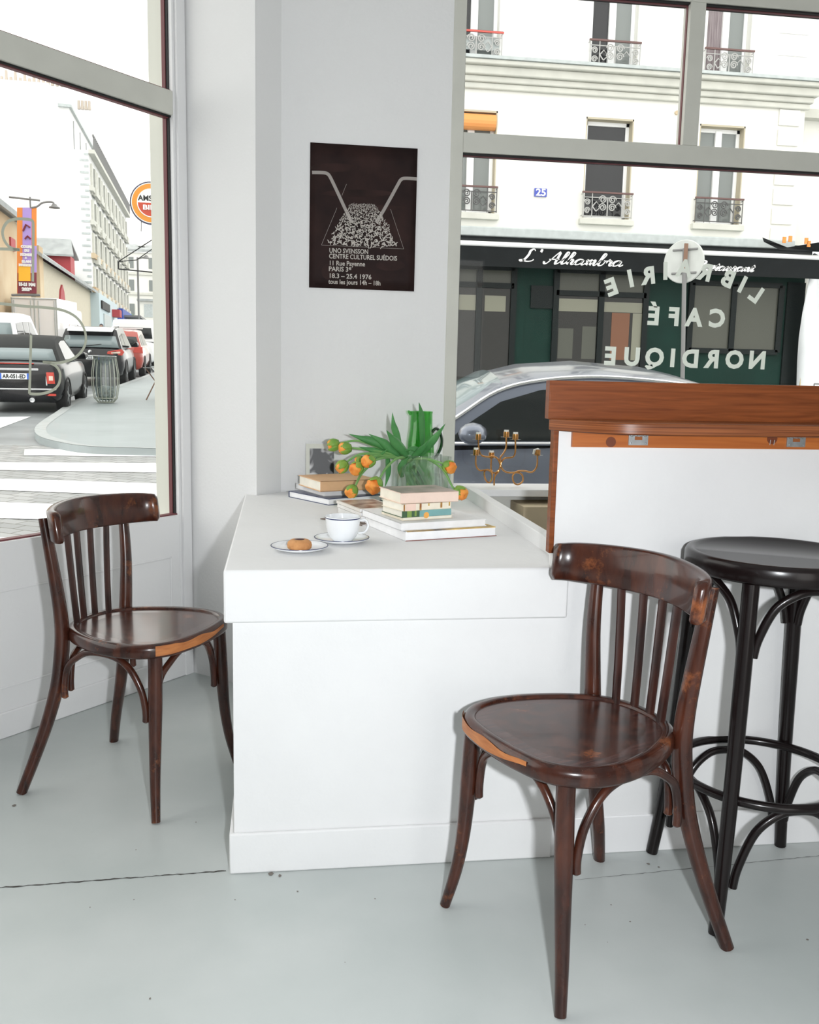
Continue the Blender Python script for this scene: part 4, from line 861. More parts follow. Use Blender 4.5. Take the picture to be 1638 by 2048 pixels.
MB().box((2.80, YF-.10, 6.775), (3.66, YF-.06, 6.80)).build('red_handrail', 'lamp_red', bld)
MB().lathe([(.035, 0), (.035, .03)], 16, (F(1353, 226).x, YF-.03, F(1353, 226).z), (0, 1, 0)).build('vent_cap', 'tan', bld)
p = F(1068, 393); q = F(1093, 378); np_ = MB().box((p.x, YF-.03, p.z), (q.x, YF, q.z)).build('number_plate', 'blueplate', bld)
text('number', '25', .16, 'white', MX.Translation((p.x+.02, YF-.032, p.z+.015)) @ MX.Rotation(pi/2, 4, 'X'), np_, extrude=.001, bold=.004, fit=q.x-p.x-.04)
# ---- restaurant front
rs = thing('restaurant_front', 'dark green restaurant shopfront with black awning and white script sign', 'shopfront')
ys = YF-.10; ZG = .0
def FX(px, y=ys): return atY(px, 600, y).x
def FZ(py, y=ys, px=1250): return atY(px, py, y).z
x0r, x1r = XL+.1, F(1612, 500).x
MB().box((x0r, YF-.05, 0), (x1r, YF, 3.6)).build('back_panel', 'shopgreen', rs)
MB().box((x0r, YF-.24, 3.50), (x1r-.35, YF, 3.66)).build('gutter', 'zinc', rs, bevel=.02)
MB().box((x0r, YF-.22, 3.36), (x1r, YF, 3.52)).build('awning_cassette', 'awning', rs)
MB().quadbox([(x0r, YF-.55, 3.33), (x1r, YF-.55, 3.33), (x1r, YF-.1, 3.50), (x0r, YF-.1, 3.50)], (0, 0, .015)).build('awning_cloth', 'awning', rs)
MB().tube([(x0r, YF-.56, 3.33), (x1r+.1, YF-.56, 3.33)], .042, 12).build('awning_bar', 'white', rs)
MB().box((x0r, YF-.57, 2.97), (x1r, YF-.55, 3.32)).build('valance', 'awning', rs)
yv = YF-.575
def sign(s_, px0, px1, py, size):
    a = atY(px0, py, yv); b = atY(px1, py, yv); text('sign_lettering', s_, size, 'white', MX.Translation((a.x, yv, a.z)) @ MX.Rotation(pi/2, 4, 'X'), rs, shear=.55, extrude=.001, fit=b.x-a.x, bold=.004)
GLY = {'a': (1.35, [[(.9,.95),(.5,1.05),(.1,.7),(.05,.25),(.3,0),(.7,.2),(.95,.95),(.9,.3),(1.1,0),(1.4,.3)]]), 'l': (.8, [[(0,.3),(.5,1.2),(.75,2.0),(.6,2.3),(.4,2.0),(.3,.6),(.45,0),(.85,.3)]]),
 'h': (1.25, [[(0,.3),(.5,1.2),(.75,2.0),(.6,2.3),(.4,2),(.25,0)],[(.27,.4),(.6,.95),(.85,.8),(.8,.2),(1.0,0),(1.3,.3)]]), 'm': (1.55, [[(0,.7),(.2,1),(.25,0)],[(.27,.5),(.6,1),(.75,.8),(.7,0)],[(.72,.5),(1.05,1),(1.2,.8),(1.15,.2),(1.35,0),(1.6,.3)]]),
 'b': (1.2, [[(0,.3),(.5,1.2),(.75,2),(.6,2.3),(.4,2),(.25,.5),(.4,0),(.75,.1),(.95,.6),(.8,.95),(.95,.85),(1.25,.95)]]), 'r': (.95, [[(0,.5),(.25,1.15),(.4,.9),(.6,.9),(.55,.2),(.75,0),(1.0,.3)]]), 't': (.75, [[(0,.3),(.45,1.6),(.3,.2),(.5,0),(.8,.3)],[(.05,1.1),(.75,1.15)]]),
 'e': (.9, [[(0,.4),(.5,.6),(.7,.9),(.45,1.05),(.2,.7),(.2,.2),(.5,0),(.95,.35)]]), 's': (.85, [[(0,.3),(.45,1.15),(.62,.5),(.5,.05),(.2,.05),(.5,.05),(.9,.3)]]), 'u': (1.25, [[(0,.5),(.2,1),(.2,.3),(.4,0),(.75,.3),(.85,1),(.8,.3),(1.0,0),(1.3,.3)]]), 'n': (1.25, [[(0,.7),(.2,1),(.25,0)],[(.27,.5),(.65,1),(.85,.8),(.8,.2),(1.0,0),(1.3,.3)]]),
 'A': (1.8, [[(-.2,.4),(-.1,0),(.3,.2),(1.3,2.3),(1.3,.2),(1.5,0),(1.8,.3)],[(.3,.8),(1.6,.9)]]), 'L': (1.5, [[(1.0,2.0),(.75,2.35),(.5,2.0),(.55,1.3),(.4,.35),(.1,0),(-.1,.2),(.2,.25),(.7,0),(1.2,.1),(1.35,.4)]]), 'R': (1.7, [[(.5,2.0),(.4,1.0),(.2,0),(-.1,.1)],[(.0,1.7),(.5,2.3),(1.2,2.1),(1.1,1.5),(.5,1.2),(1.1,.2),(1.5,0),(1.8,.3)]]), "'": (.6, [[(.1,2.4),(.15,1.8)]])}
def script(s_, px0, px1, py, hpx):
    a = atY(px0, py, yv); b = atY(px1, py+(px1-px0)*.045, yv); tot = sum(GLY[c][0] for c in s_); ux = (b.x-a.x)/tot; uz = hpx/1843*16.6/2.3; x = 0; mb = MB()
    for c in s_:
        for st in GLY[c][1]:
            pts = cr([(a.x+(x+q[0]+.32*(q[1]-.5))*ux, yv, a.z+q[1]*uz) for q in st], 5); n = len(pts); L = []; Rr = []
            for i, p in enumerate(pts):
                t = (pts[min(i+1, n-1)]-pts[max(i-1, 0)]).normalized(); nn_ = V((-t.z, 0, t.x)); w_ = .008+.013*max(0, -t.z if i else 0); L.append(p+nn_*w_); Rr.append(p-nn_*w_)
            mb.P(L+Rr, [(i, i+1, n+i+1, n+i) for i in range(n-1)])
        x += GLY[c][0]
    o = mb.build('sign_lettering', 'white', rs); o.modifiers.new('t', 'SOLIDIFY').thickness = .003
script("L'", 1042, 1082, 522, 22); script('Alhambra', 1092, 1246, 527, 22); script('Restaurant', 1394, 1508, 539, 17)
def shopunit(px0, px1, py0, py1, splits, trans, m1, m2, name='shop_window'):
    """frame with panes: px columns, transom row"""
    xa, xb, za, zb_ = FX(px0), FX(px1), FZ(py1), FZ(py0); f = MB(); y0, y1 = YF-.12, YF-.04
    X = [xa]+[FX(s) for s in splits]+[xb]; zt_ = FZ(trans) if trans else None
    for x in X: f.box((x-.05, y0, za), (x+.05, y1, zb_))
    for z in [za, zb_]+([zt_] if zt_ else []): f.box((xa, y0, z-.045), (xb, y1, z+.045))
    fr = f.build(name, 'shopblack', rs)
    for i in range(len(X)-1):
        mm = m1[i % len(m1)]
        MB().box((X[i]+.04, YF-.08, za), (X[i+1]-.04, YF-.06, zt_ or zb_)).build('pane', mm, fr)
        if zt_: MB().box((X[i]+.04, YF-.08, zt_), (X[i+1]-.04, YF-.06, zb_)).build('pane', m2, fr)
    return fr
d = shopunit(912, 1027, 545, 790, [958], 580, ['shoppane'], 'reflpane', 'shop_door')
MB().box((FX(918), YF-.085, FZ(630)), (FX(952), YF-.082, FZ(600))).build('pane_patch', 'beigerefl', d); MB().box((FX(970), YF-.085, FZ(631)), (FX(1012), YF-.082, FZ(600))).build('pane_patch', 'beigerefl', d)  # beige patches: reflections coloured onto the door panes
for px_0, px_1 in ((600, 700), (720, 840)): pass
w_ = shopunit(1112, 1292, 545, 790, [1203], 590, ['shoppane', 'shoppane'], 'reflpane')
for a, b, c, e, mm in ((1117, 1196, 601, 626, 'beigerefl'), (1209, 1286, 605, 625, 'beigerefl'), (1226, 1262, 626, 720, 'orangepane'), (1268, 1287, 626, 720, 'beigerefl'), (1120, 1150, 660, 720, 'reflpane'), (1168, 1196, 655, 720, 'reflpane')):
    MB().box((FX(a), YF-.085, FZ(e)), (FX(b), YF-.082, FZ(c))).build('pane_patch', mm, w_)  # flat patches on the panes: painted reflections, plus one terracotta
shopunit(1383, 1562, 560, 697, [1468], None, ['reflpane', 'reflpane'], 'reflpane')
MB().box((FX(1062), YF-.09, FZ(622)), (FX(1108), YF-.05, FZ(577))).build('menu_board', 'shopblack', rs)
MB().box((FX(1030), YF-.07, 0), (FX(1050), YF-.05, 2.9)).build('pilaster', 'shopgreen', rs); MB().box((FX(1575), YF-.09, 0), (FX(1610), YF-.05, 2.95)).build('pilaster', 'shopblack', rs)
for k_ in (0, 1.1): shopx = XL+.3+k_*1.6; MB().box((shopx, YF-.09, .5), (shopx+1.4, YF-.05, 2.6)).build('shop_window', 'shoppane', rs)
# ragged black awning corner at the right end
MB().P([F(1525, 475, YF-.6), F(1555, 487, YF-.6), F(1575, 495, YF-.5), F(1638, 485, YF-.7), F(1660, 505, YF-.7), F(1610, 497, YF-.5), F(1560, 500, YF-.6), F(1528, 484, YF-.6)], [tuple(range(8))]).build('torn_awning_flap', 'awning', rs).modifiers.new('t', 'SOLIDIFY').thickness = .01
# neighbour to the right
nb = thing('neighbouring_house', 'pale house at the far right beyond the stone quoins', 'building')
MB().box((9.2, YF+.45, 0), (17, YF+9, 12.5)).build('wall', 'stoneupper', nb); MB().box((9.2, YF+.2, zc-.45), (17, YF+.45, zc-.3)).build('cornice', 'ledge', nb)
MB().box((9.25, YF+.40, 0), (9.7, YF+.45, zc)).build('pilaster', 'stone', nb)
tpn = thing('hanging_tarp', 'crumpled white tarpaulin hanging beside a timber post at the far right', 'tarp', (0, 0, 0))
tm = MB(); a = F(1612, 560, YF-.3); nn = 9
vs = [(F(1616, 500, YF-.4).x+.04+.14*u+.04*sin(u*2+v), YF-.35+.09*sin(u*1.9+v*.7), .3+v*.42) for v in range(9) for u in range(nn)]
tm.P(vs, [(v*nn+u, v*nn+u+1, v*nn+nn+u+1, v*nn+nn+u) for v in range(8) for u in range(nn-1)]); tm.build('sheet', 'tarp', tpn, smooth='all').modifiers.new('t', 'SOLIDIFY').thickness = .01
MB().box((F(1612, 600, YF-.3).x, YF-.33, .2), (F(1612, 600, YF-.3).x+.05, YF-.28, 2.5)).build('timber_post', 'timber', tpn)
ot = MB()
for px, py in ((1568, 480), (1580, 478), (1612, 482), (1617, 488)): p = F(px, py, YF-.62); ot.box((p.x-.03, YF-.64, p.z-.05), (p.x+.03, YF-.62, p.z+.05))
ot.build('orange_ties', 'banner_o', tpn)
cf = thing('terrace_chair', 'thin grey metal terrace chair at the far right pavement', 'chair', (F(1630, 750, 14.6).x, 14.6, gz(14.6)+.1))
MB().tube([(0, 0, 0), (0, 0, .9)], .012, 6).tube([(.4, 0, 0), (.4, 0, .9)], .012, 6).tube([(0, 0, .9), (.4, 0, .9)], .012, 6).tube([(0, 0, .75), (.4, 0, .75)], .012, 6).build('backrest', 'metalgrey', cf); MB().box((-.02, -.4, .44), (.42, 0, .46)).build('seat', 'metalgrey', cf); MB().tube([(0, -.38, 0), (0, -.38, .45)], .012, 6).build('leg', 'metalgrey', cf); MB().tube([(.4, -.38, 0), (.4, -.38, .45)], .012, 6).build('leg', 'metalgrey', cf)
# road sign seen from behind
ysn = 11.8; c = atY(1368, 522, ysn); b = atY(1383, 790, ysn)
sg = thing('road_sign', 'round road sign seen from behind on a grey pole in front of the restaurant', 'road sign', (c.x+.14, ysn, gz(ysn)))
h = c.z-gz(ysn); MB().tube([(0, 0, 0), (-.14, .0, h+.16)], .028, 12).build('pole', 'metalgrey', sg, smooth=True)
rot = V((.75, .66, 0)).normalized()
MB().lathe([(.27, 0), (.28, .008), (.28, .02), (.27, .026), (.26, .012)], 48, (-.125, .05, h), rot).build('disc', 'signback', sg)
for dz in (.15, -.15):
    sdv = V((-rot.y, rot.x, 0)); k_ = MB(); cc_ = V((-.12, .03, h+dz)); k_.tube([cc_-sdv*.17, cc_+sdv*.17], .014, 6); k_.build('bracket', 'metalgrey', sg)
MB().box((-.16, -.035, h-.14), (-.11, -.02, h+.22)).build('rusty_strap', 'rust', sg)

def apx(px, s, py=770): return stp(px, py, s).dot(SR)
# ================================================================ VEHICLES
def loft_car(t, x_st, body, body_m, gh, gh_m, glass_m, hw_belt, hw_roof, side_win, rear_m=None, wheels=(), wr=.31, W_=.84, smooth=True, crown=.03):
    """x runs from the rear (0) to the nose; x_st: [(x, halfwidth, z_bottom, z_belt)]"""
    rings = []
    for x, w, zb_, zt_ in x_st:
        h = zt_-zb_; hp = [(0, zb_), (w*.80, zb_), (w*.94, zb_+h*.10), (w*1.0, zb_+h*.35), (w*1.0, zb_+h*.60), (w*.975, zb_+h*.82), (w*.92, zb_+h*.96), (w*.70, zt_), (0, zt_+.012)]
        rings.append([(x, y, z) for y, z in hp]+[(x, -y, z) for y, z in hp[-2:0:-1]])
    MB().rings(rings).build('body', body_m, t, smooth=True, angle=55)
    n = len(gh); L = []; 
    zb_ = min(z for x, z in gh); zt_ = max(z for x, z in gh)
    def hw(z): return lerp(hw_belt, hw_roof, ((z-zb_)/(zt_-zb_)))
    g = MB(); vs = []
    for x, z in gh:
        w = hw(z); vs += [(x, -w, z), (x, -w*.86, z+.018+crown*.15), (x, 0, z+crown), (x, w*.86, z+.018+crown*.15), (x, w, z)]
    fs = [(i*5+j, i*5+j+1, i*5+j+6, i*5+j+5) for i in range(n-1) for j in range(4)]+[tuple(i*5 for i in range(n)), tuple(i*5+4 for i in range(n-1, -1, -1))]
    g.P(vs, fs); g.build('cabin', gh_m, t, smooth=True, angle=35)
    for sg_ in (-1, 1):
        for poly in side_win:
            q = [V((x, sg_*(hw(z)+.006), z)) for x, z in poly]; MB().quadbox(q, (0, -sg_*.012, 0)).build('side_window', glass_m, t)
    for i0, i1, ins, mm in rear_m or ():
        (xa, za), (xb, zb2_) = gh[i0], gh[i1]; d = V((xb-xa, 0, zb2_-za)); nr = V((-d.z, 0, d.x)).normalized()
        if nr.z < 0: nr = -nr
        A = V((xa, 0, za))+d*ins; B2 = V((xb, 0, zb2_))-d*ins; wa, wb = hw(A.z)-.07, hw(B2.z)-.07
        q = [A+V((0, -wa, 0)), A+V((0, wa, 0)), B2+V((0, wb, 0)), B2+V((0, -wb, 0))]; off = nr*.028
        g = MB(); rows = []
        for u in range(9):
            s_ = u/8*2-1; rows.append([lerp(q[0], q[1], u/8)+off+nr*.014*(1-abs(s_)**3), lerp(q[3], q[2], u/8)+off+nr*.014*(1-abs(s_)**3)])
        g.P([p for r in rows for p in r], [(2*i, 2*i+1, 2*i+3, 2*i+2) for i in range(8)]); o_ = g.build('windscreen' if xa > 1.5 and nr.x > 0 else 'rear_window', mm, t, smooth='all'); o_.modifiers.new('t', 'SOLIDIFY').thickness = .01
    for x in wheels:
        for s2 in (-1, 1):
            y = s2*(W_-.20); w_ = MB(); w_.lathe([(wr-.03, 0), (wr, .02), (wr, .18), (wr-.03, .205), (wr*.66, .208), (wr*.62, .17), (.02, .16)], 28, (x, y, wr), (0, s2, 0)); wo_ = w_.build('wheel', 'tyre', t, smooth=True, angle=50)
            k_ = MB()
            for a in range(5): an = a*2*pi/5; k_.quadbox([(x+.03*cos(an+1.57), y+s2*.19, wr+.03*sin(an+1.57)), (x+wr*.63*cos(an+.1), y+s2*.19, wr+wr*.63*sin(an+.1)), (x+wr*.63*cos(an-.1), y+s2*.19, wr+wr*.63*sin(an-.1)), (x+.03*cos(an-1.57), y+s2*.19, wr+.03*sin(an-1.57))], (0, s2*.012, 0))
            k_.lathe([(wr*.66, 0), (wr*.66, .012), (wr*.6, .012), (wr*.6, 0)], 28, (x, y+s2*.185, wr), (0, s2, 0), cap=False); k_.build('rim', 'alloy', wo_)
            q = [(x+(wr+.045)*cos(a*pi/10), z_) for a, z_ in [(a, wr+(wr+.045)*sin(a*pi/10)) for a in range(11)]]
            MB().tube([(a, s2*(W_-.005), b) for a, b in q], .02, 6).build('wheel_arch', 'tyre', t)
def car_thing(name, label, cat, rear, heading):
    """rear: ground point at the middle of the rear bumper; heading: unit vector"""
    return thing(name, label, cat, (rear.x, rear.y, rear.z), math.atan2(heading.y, heading.x))
def plate(t, x, z, s_, w=.52, y=0, facing=-1):
    p = MB().box((x-.012, y-w/2, z-.055), (x, y+w/2, z+.055)).build('number_plate', 'plate', t)
    for s2 in (-1, 1): MB().box((x-.014, y+s2*(w/2-.02)-.02, z-.054), (x-.012, y+s2*(w/2-.02)+.02, z+.054)).build('plate_band', 'eublue', p)
    text('plate_lettering', s_, .10, 'ink', basis((x-.015, y+w/2-.06, z-.036), (0, -1, 0), (0, 0, 1)), p, fit=w-.12, extrude=.001, bold=.003)
pitch = math.atan(.04)
def tilt(t):                                                     # cars stand on the sloping street
    h = t.rotation_euler.z; t.rotation_mode = 'QUATERNION'; from mathutils import Quaternion as Q
    up = V((0, -.04, 1)).normalized(); x = V((cos(h), sin(h), 0)); x = (x-up*x.dot(up)).normalized(); y = up.cross(x); t.rotation_quaternion = MX(((x.x, y.x, up.x), (x.y, y.y, up.y), (x.z, y.z, up.z))).to_quaternion()
# -- black convertible
s0 = 18.3; cR = stp(122, 800, s0); rear = ST(apx(122, s0)-.80, s0); rear.z = gz(rear.y)
cv = car_thing('convertible_car', 'black soft-top convertible parked nearest on the street, plate AR-051-ED', 'car', rear, SD)
XS = [(0, .62, .30, .86), (.03, .74, .24, .90), (.12, .80, .20, .93), (.4, .835, .18, .95), (1.2, .84, .17, .95), (2.4, .84, .17, .93), (3.2, .83, .18, .90), (3.55, .78, .20, .78), (3.72, .62, .28, .62)]
loft_car(cv, XS, 0, 'blackcar', [(.42, .92), (.62, 1.20), (.92, 1.36), (1.3, 1.41), (2.0, 1.40), (2.75, .93)], 'blackroof', 'carglass', .76, .56, [[(1.05, .97), (1.12, 1.28), (1.5, 1.33), (1.95, 1.33), (2.5, .97)]], [(0, 1, .12, 'carglasspale'), (4, 5, .08, 'carglass')], wheels=(.62, 3.0), wr=.30)
MB().box((-.012, -.42, .795), (.06, .42, .835)).build('chrome_strip', 'chrome', cv, bevel=.006); MB().box((.02, -.34, .915), (.10, .34, .93)).build('brake_light', 'lamp_red', cv)
plate(cv, -.014, .69, 'AR-051-ED', .52)
for s2 in (-1, 1):
    l = MB(); l.quadbox([(.015, s2*.54, .52), (.02, s2*.53, .80), (.05, s2*.70, .80), (.05, s2*.725, .52)], (-.02, 0, 0)); lo_ = l.build('tail_light', 'chrome', cv, bevel=.01)
    MB().quadbox([(-.005, s2*.565, .56), (-.002, s2*.555, .77), (.02, s2*.685, .77), (.022, s2*.70, .56)], (-.012, 0, 0)).build('red_lens', 'lamp_red', lo_)
    MB().quadbox([(-.014, s2*.60, .62), (-.012, s2*.60, .70), (.0, s2*.67, .70), (.0, s2*.67, .62)], (-.01, 0, 0)).build('clear_lens', 'lamp_clear', lo_)
    MB().tube([(2.15, s2*.80, .98), (2.15, s2*.96, 1.03), (2.22, s2*.98, 1.03)], [.02, .08, .05], 8).build('mirror', 'blackcar', cv, smooth=True)
    MB().lathe([(.04, 0), (.045, .09), (.035, .09), (.03, .02)], 16, (.02, s2*.30, .26), (-1, 0, 0)).build('exhaust', 'chrome', cv) if s2 == -1 else None
    MB().box((.0, s2*.62-.09, .335), (.03, s2*.62+.09, .375)).build('fog_light', 'lamp_red', cv)
MB().box((-.005, -.72, .44), (.05, .72, .47)).build('bumper_reflection', 'chrome', cv, bevel=.005)  # chrome strip standing in for a light reflection along the bumper
tilt(cv)
# -- dark SUV
s0 = 27.2; rear = ST(apx(244, s0)-.82, s0); rear.z = gz(rear.y)
sv = car_thing('suv_car', 'dark grey SUV with pale rear spoiler parked behind the convertible, plate 222 LN', 'car', rear, SD)
XS = [(0, .70, .36, .98), (.04, .82, .28, 1.04), (.2, .88, .25, 1.06), (1.2, .90, .24, 1.04), (2.6, .90, .24, 1.02), (3.5, .89, .25, .98), (4.1, .82, .28, .84), (4.3, .68, .34, .70)]
loft_car(sv, XS, 0, 'blackcar', [(.06, 1.03), (.28, 1.40), (.42, 1.56), (1.4, 1.62), (2.4, 1.60), (3.2, 1.03)], 'blackcar', 'carglass', .84, .66, [[(.5, 1.08), (.62, 1.40), (1.3, 1.46), (1.3, 1.07)], [(1.38, 1.07), (1.38, 1.46), (2.3, 1.45), (2.95, 1.07)]], [(0, 1, .08, 'carglasspale'), (4, 5, .06, 'carglass')], wheels=(.75, 3.45), wr=.34, W_=.90)
MB().quadbox([(.12, -.60, 1.50), (.12, .60, 1.50), (.50, .62, 1.60), (.50, -.62, 1.60)], (0, 0, .03)).build('spoiler', 'whitecar', sv, bevel=.01)
MB().tube([(.35, -.56, 1.62), (.6, -.58, 1.68), (2.0, -.58, 1.68), (2.2, -.56, 1.62)], .018, 6).tube([(.35, .56, 1.62), (.6, .58, 1.68), (2.0, .58, 1.68), (2.2, .56, 1.62)], .018, 6).build('roof_rail', 'chrome', sv)
plate(sv, -.014, .80, 'W 222 LN', .50)
MB().tube([(.03, .15, 1.1), (.10, -.3, 1.16)], .012, 6).build('rear_wiper', 'ink', sv); MB().lathe([(.06, 0), (.055, .012), (.001, .014)], 18, (.0, 0, .95), (-1, 0, 0)).build('badge', 'chrome', sv)
for s2 in (-1, 1):
    MB().quadbox([(-.005, s2*.44, .90), (0, s2*.46, .97), (.06, s2*.84, 1.04), (.14, s2*.895, .96), (.05, s2*.84, .86)], (-.02, s2*.01, 0)).build('tail_light', 'lamp_red', sv, bevel=.01)
    MB().quadbox([(-.03, s2*.56, .915), (-.03, s2*.56, .945), (.02, s2*.80, .975), (.02, s2*.80, .92)], (-.01, 0, 0)).build('clear_lens', 'lamp_clear', sv)
    MB().tube([(2.75, s2*.86, 1.08), (2.75, s2*1.03, 1.14), (2.82, s2*1.05, 1.14)], [.02, .09, .05], 8).build('mirror', 'blackcar', sv, smooth=True)
tilt(sv)
# -- red SUV
s0 = 32.6; rear = ST(apx(283, s0)-.80, s0); rear.z = gz(rear.y)
rd = car_thing('red_car', 'red car with roof bars parked beyond the dark SUV', 'car', rear, SD)
loft_car(rd, [(x, w*.98, a, b-.03) for x, w, a, b in XS], 0, 'redcar', [(.06, 1.0), (.25, 1.36), (.40, 1.50), (1.4, 1.56), (2.4, 1.54), (3.2, 1.0)], 'redcar', 'carglass', .82, .66, [[(.5, 1.05), (.62, 1.36), (1.3, 1.42), (1.3, 1.04)], [(1.38, 1.04), (1.38, 1.42), (2.3, 1.41), (2.95, 1.04)]], [(0, 1, .08, 'carglass'), (4, 5, .06, 'carglass')], wheels=(.75, 3.45), wr=.33, W_=.88)
MB().box((.7, -.75, 1.60), (.76, .75, 1.64)).box((1.9, -.75, 1.60), (1.96, .75, 1.64)).build('roof_bar', 'white', rd)
for s2 in (-1, 1): MB().quadbox([(-.005, s2*.56, .82), (0, s2*.60, 1.0), (.06, s2*.86, 1.02), (.06, s2*.87, .80)], (-.02, 0, 0)).build('tail_light', 'lamp_red', rd, bevel=.01)
plate(rd, -.014, .62, 'AB 123', .5) if False else None
tilt(rd)
# -- further white car roofs at the right
s0 = 40; rear = ST(apx(308, s0)-.8, s0); rear.z = gz(rear.y)
wv_ = car_thing('white_van', 'white van parked farthest along the kerb beyond the red car', 'car', rear, SD)
loft_car(wv_, [(x*1.1, w*1.02, a, b+.05) for x, w, a, b in XS], 0, 'whitecar', [(.05, 1.08), (.12, 1.80), (.3, 1.95), (1.8, 1.98), (2.9, 1.92), (3.8, 1.08)], 'whitecar', 'carglass', .86, .76, [[(2.2, 1.15), (2.2, 1.75), (2.85, 1.75), (3.4, 1.15)]], [(0, 1, .2, 'carglass'), (4, 5, .06, 'carglass')], wheels=(.8, 3.8), wr=.34, W_=.90)
tilt(wv_)
# -- white van at left
s0 = 24; rear = ST(apx(40, s0)-.87, s0); rear.z = gz(rear.y)
v2 = car_thing('delivery_van', 'white delivery van at the left edge beyond the convertible', 'van', rear, SD)
XS2 = [(0, .80, .35, 1.12), (.05, .87, .28, 1.15), (.3, .90, .25, 1.16), (2.8, .90, .25, 1.14), (3.6, .88, .26, 1.02), (4.2, .80, .3, .82)]
loft_car(v2, XS2, 0, 'whitecar', [(.04, 1.13), (.16, 1.72), (.35, 1.86), (1.5, 1.90), (2.4, 1.86), (3.3, 1.13)], 'whitecar', 'carglass', .86, .74, [[(.30, 1.18), (.36, 1.66), (1.1, 1.70), (1.1, 1.18)], [(1.18, 1.18), (1.18, 1.70), (1.8, 1.71), (1.8, 1.18)], [(1.9, 1.18), (1.9, 1.71), (2.35, 1.70), (2.95, 1.18)]], [(0, 1, .1, 'carglasspale'), (4, 5, .06, 'carglass')], wheels=(.75, 3.4), wr=.33, W_=.90)
for s2 in (-1, 1):
    MB().quadbox([(-.005, s2*.80, .88), (.02, s2*.80, 1.22), (.06, s2*.885, 1.22), (.06, s2*.90, .88)], (-.03, 0, 0)).build('tail_light', 'lamp_red', v2, bevel=.01); MB().tube([(2.8, s2*.88, 1.2), (2.8, s2*1.06, 1.28), (2.86, s2*1.08, 1.28)], [.02, .10, .06], 8).build('mirror', 'ink', v2, smooth=True)
tilt(v2)
# -- box lorry
s0 = 36; a = apx(115, s0, 600); gy = gz(ST(a, s0).y); tk = thing('box_lorry', 'white box lorry with two rear doors, parked left of the cars', 'lorry', (ST(a-.78, s0).x, ST(a-.78, s0).y, gy), math.atan2(SD.y, SD.x))
MB().box((0, -.78, .9), (5.0, .78, stp(110, 597, 36).z-gy)).build('box_body', 'whitecar', tk, bevel=.03)
e_ = MB()
TH = stp(110, 597, 36).z-gy
for y in (-.77, -.02, .73): e_.box((-.02, y, .95), (0, y+.04, TH-.02))
for z in (.92, TH-.06): e_.box((-.02, -.78, z), (0, .78, z+.04))
for y in (-.14, .12, -.68, .68): e_.tube([(-.03, y, 1.0), (-.03, y, TH-.1)], .015, 5)
e_.build('door_frame', 'zinc', tk); MB().box((-.05, -.78, .55), (.1, .78, .72)).build('bumper', 'ink', tk)
for y in (-.66, .66): MB().lathe([(.42, 0), (.42, .22), (.2, .22)], 22, (1.0, y-.11, .42), (0, 1, 0)).build('wheel', 'tyre', tk)
MB().box((5.1, -.76, .5), (6.6, .76, 2.3)).build('cab', 'whitecar', tk, bevel=.1); tilt(tk)
# -- silver hatchback outside the right window
SH = thing('silver_car', 'silver-blue hatchback parked right outside the window, behind the candelabra', 'car', (3.22, 6.25, gz(6.25)), pi)
SH.scale = (.88, 1, 1)
XS = [(0, .62, .30, .86), (.05, .76, .24, .92), (.2, .82, .20, .94), (.9, .85, .18, .94), (1.8, .86, .18, .92), (2.5, .855, .18, .90), (2.9, .84, .18, .87), (3.4, .82, .20, .80), (3.8, .74, .24, .70), (3.95, .56, .32, .60)]
gh = [(.10, .92), (.30, 1.14), (.58, 1.26), (.84, 1.305), (1.4, 1.335), (1.85, 1.305), (2.16, 1.235), (2.45, 1.08), (2.78, .90)]
loft_car(SH, XS, 0, 'silver', gh, 'silver', 'carglass', .80, .62, [[(.62, .95), (.70, 1.18), (.9, 1.245), (1.38, 1.27), (1.40, .94)], [(1.46, .94), (1.44, 1.27), (1.85, 1.24), (2.14, 1.165), (2.40, 1.02), (2.52, .93)]], [(0, 1, .1, 'carglass')], wheels=(.75, 3.15), wr=.31, W_=.86, crown=.10)
ws = MB(); rows = []
for (x, z), w in zip(((2.10, 1.258), (2.30, 1.165), (2.48, 1.065), (2.76, .915)), (.585, .62, .66, .72)): rows.append([(x+.005, y*w, z+.018+.085*(1-abs(y)**2.2)) for y in (-1, -.75, -.4, 0, .4, .75, 1)])
ws.P([p for r in rows for p in r], [(a*7+b, a*7+b+1, a*7+b+8, a*7+b+7) for a in range(3) for b in range(6)]); ws.build('windscreen', 'carglasspale', SH, smooth='all').modifiers.new('t', 'SOLIDIFY').thickness = .006
tr_ = MB()
for s2 in (-1, 1):
    c_ = cr([(x, s2*(lerp(.80, .62, (z-.90)/.435)+.010), z-.008) for x, z in gh[1:]], 5); tr_.tube(c_, .013, 6); tr_.tube([(.5, s2*.815, .935), (2.6, s2*.825, .915)], .008, 6)
    mr_ = MB(); mr_.rings([[(2.36+dx+.10*cos(a)*sc, s2*(.88+w), .985+.065*sin(a)*sc) for a in [k*2*pi/12 for k in range(12)]] for dx, w, sc in [(.01*q_, .10-.115*cos(q_*pi/8), max(.05, sin(q_*pi/8)**.6)) for q_ in range(9)]]); mr_.build('mirror', 'silver', SH, smooth='all')
    MB().box((.75, s2*.85-.02, .78), (.95, s2*.85+.02, .81)).build('door_handle', 'silver', SH, bevel=.01)
tr_.build('window_trim', 'chrome', SH, smooth=True)
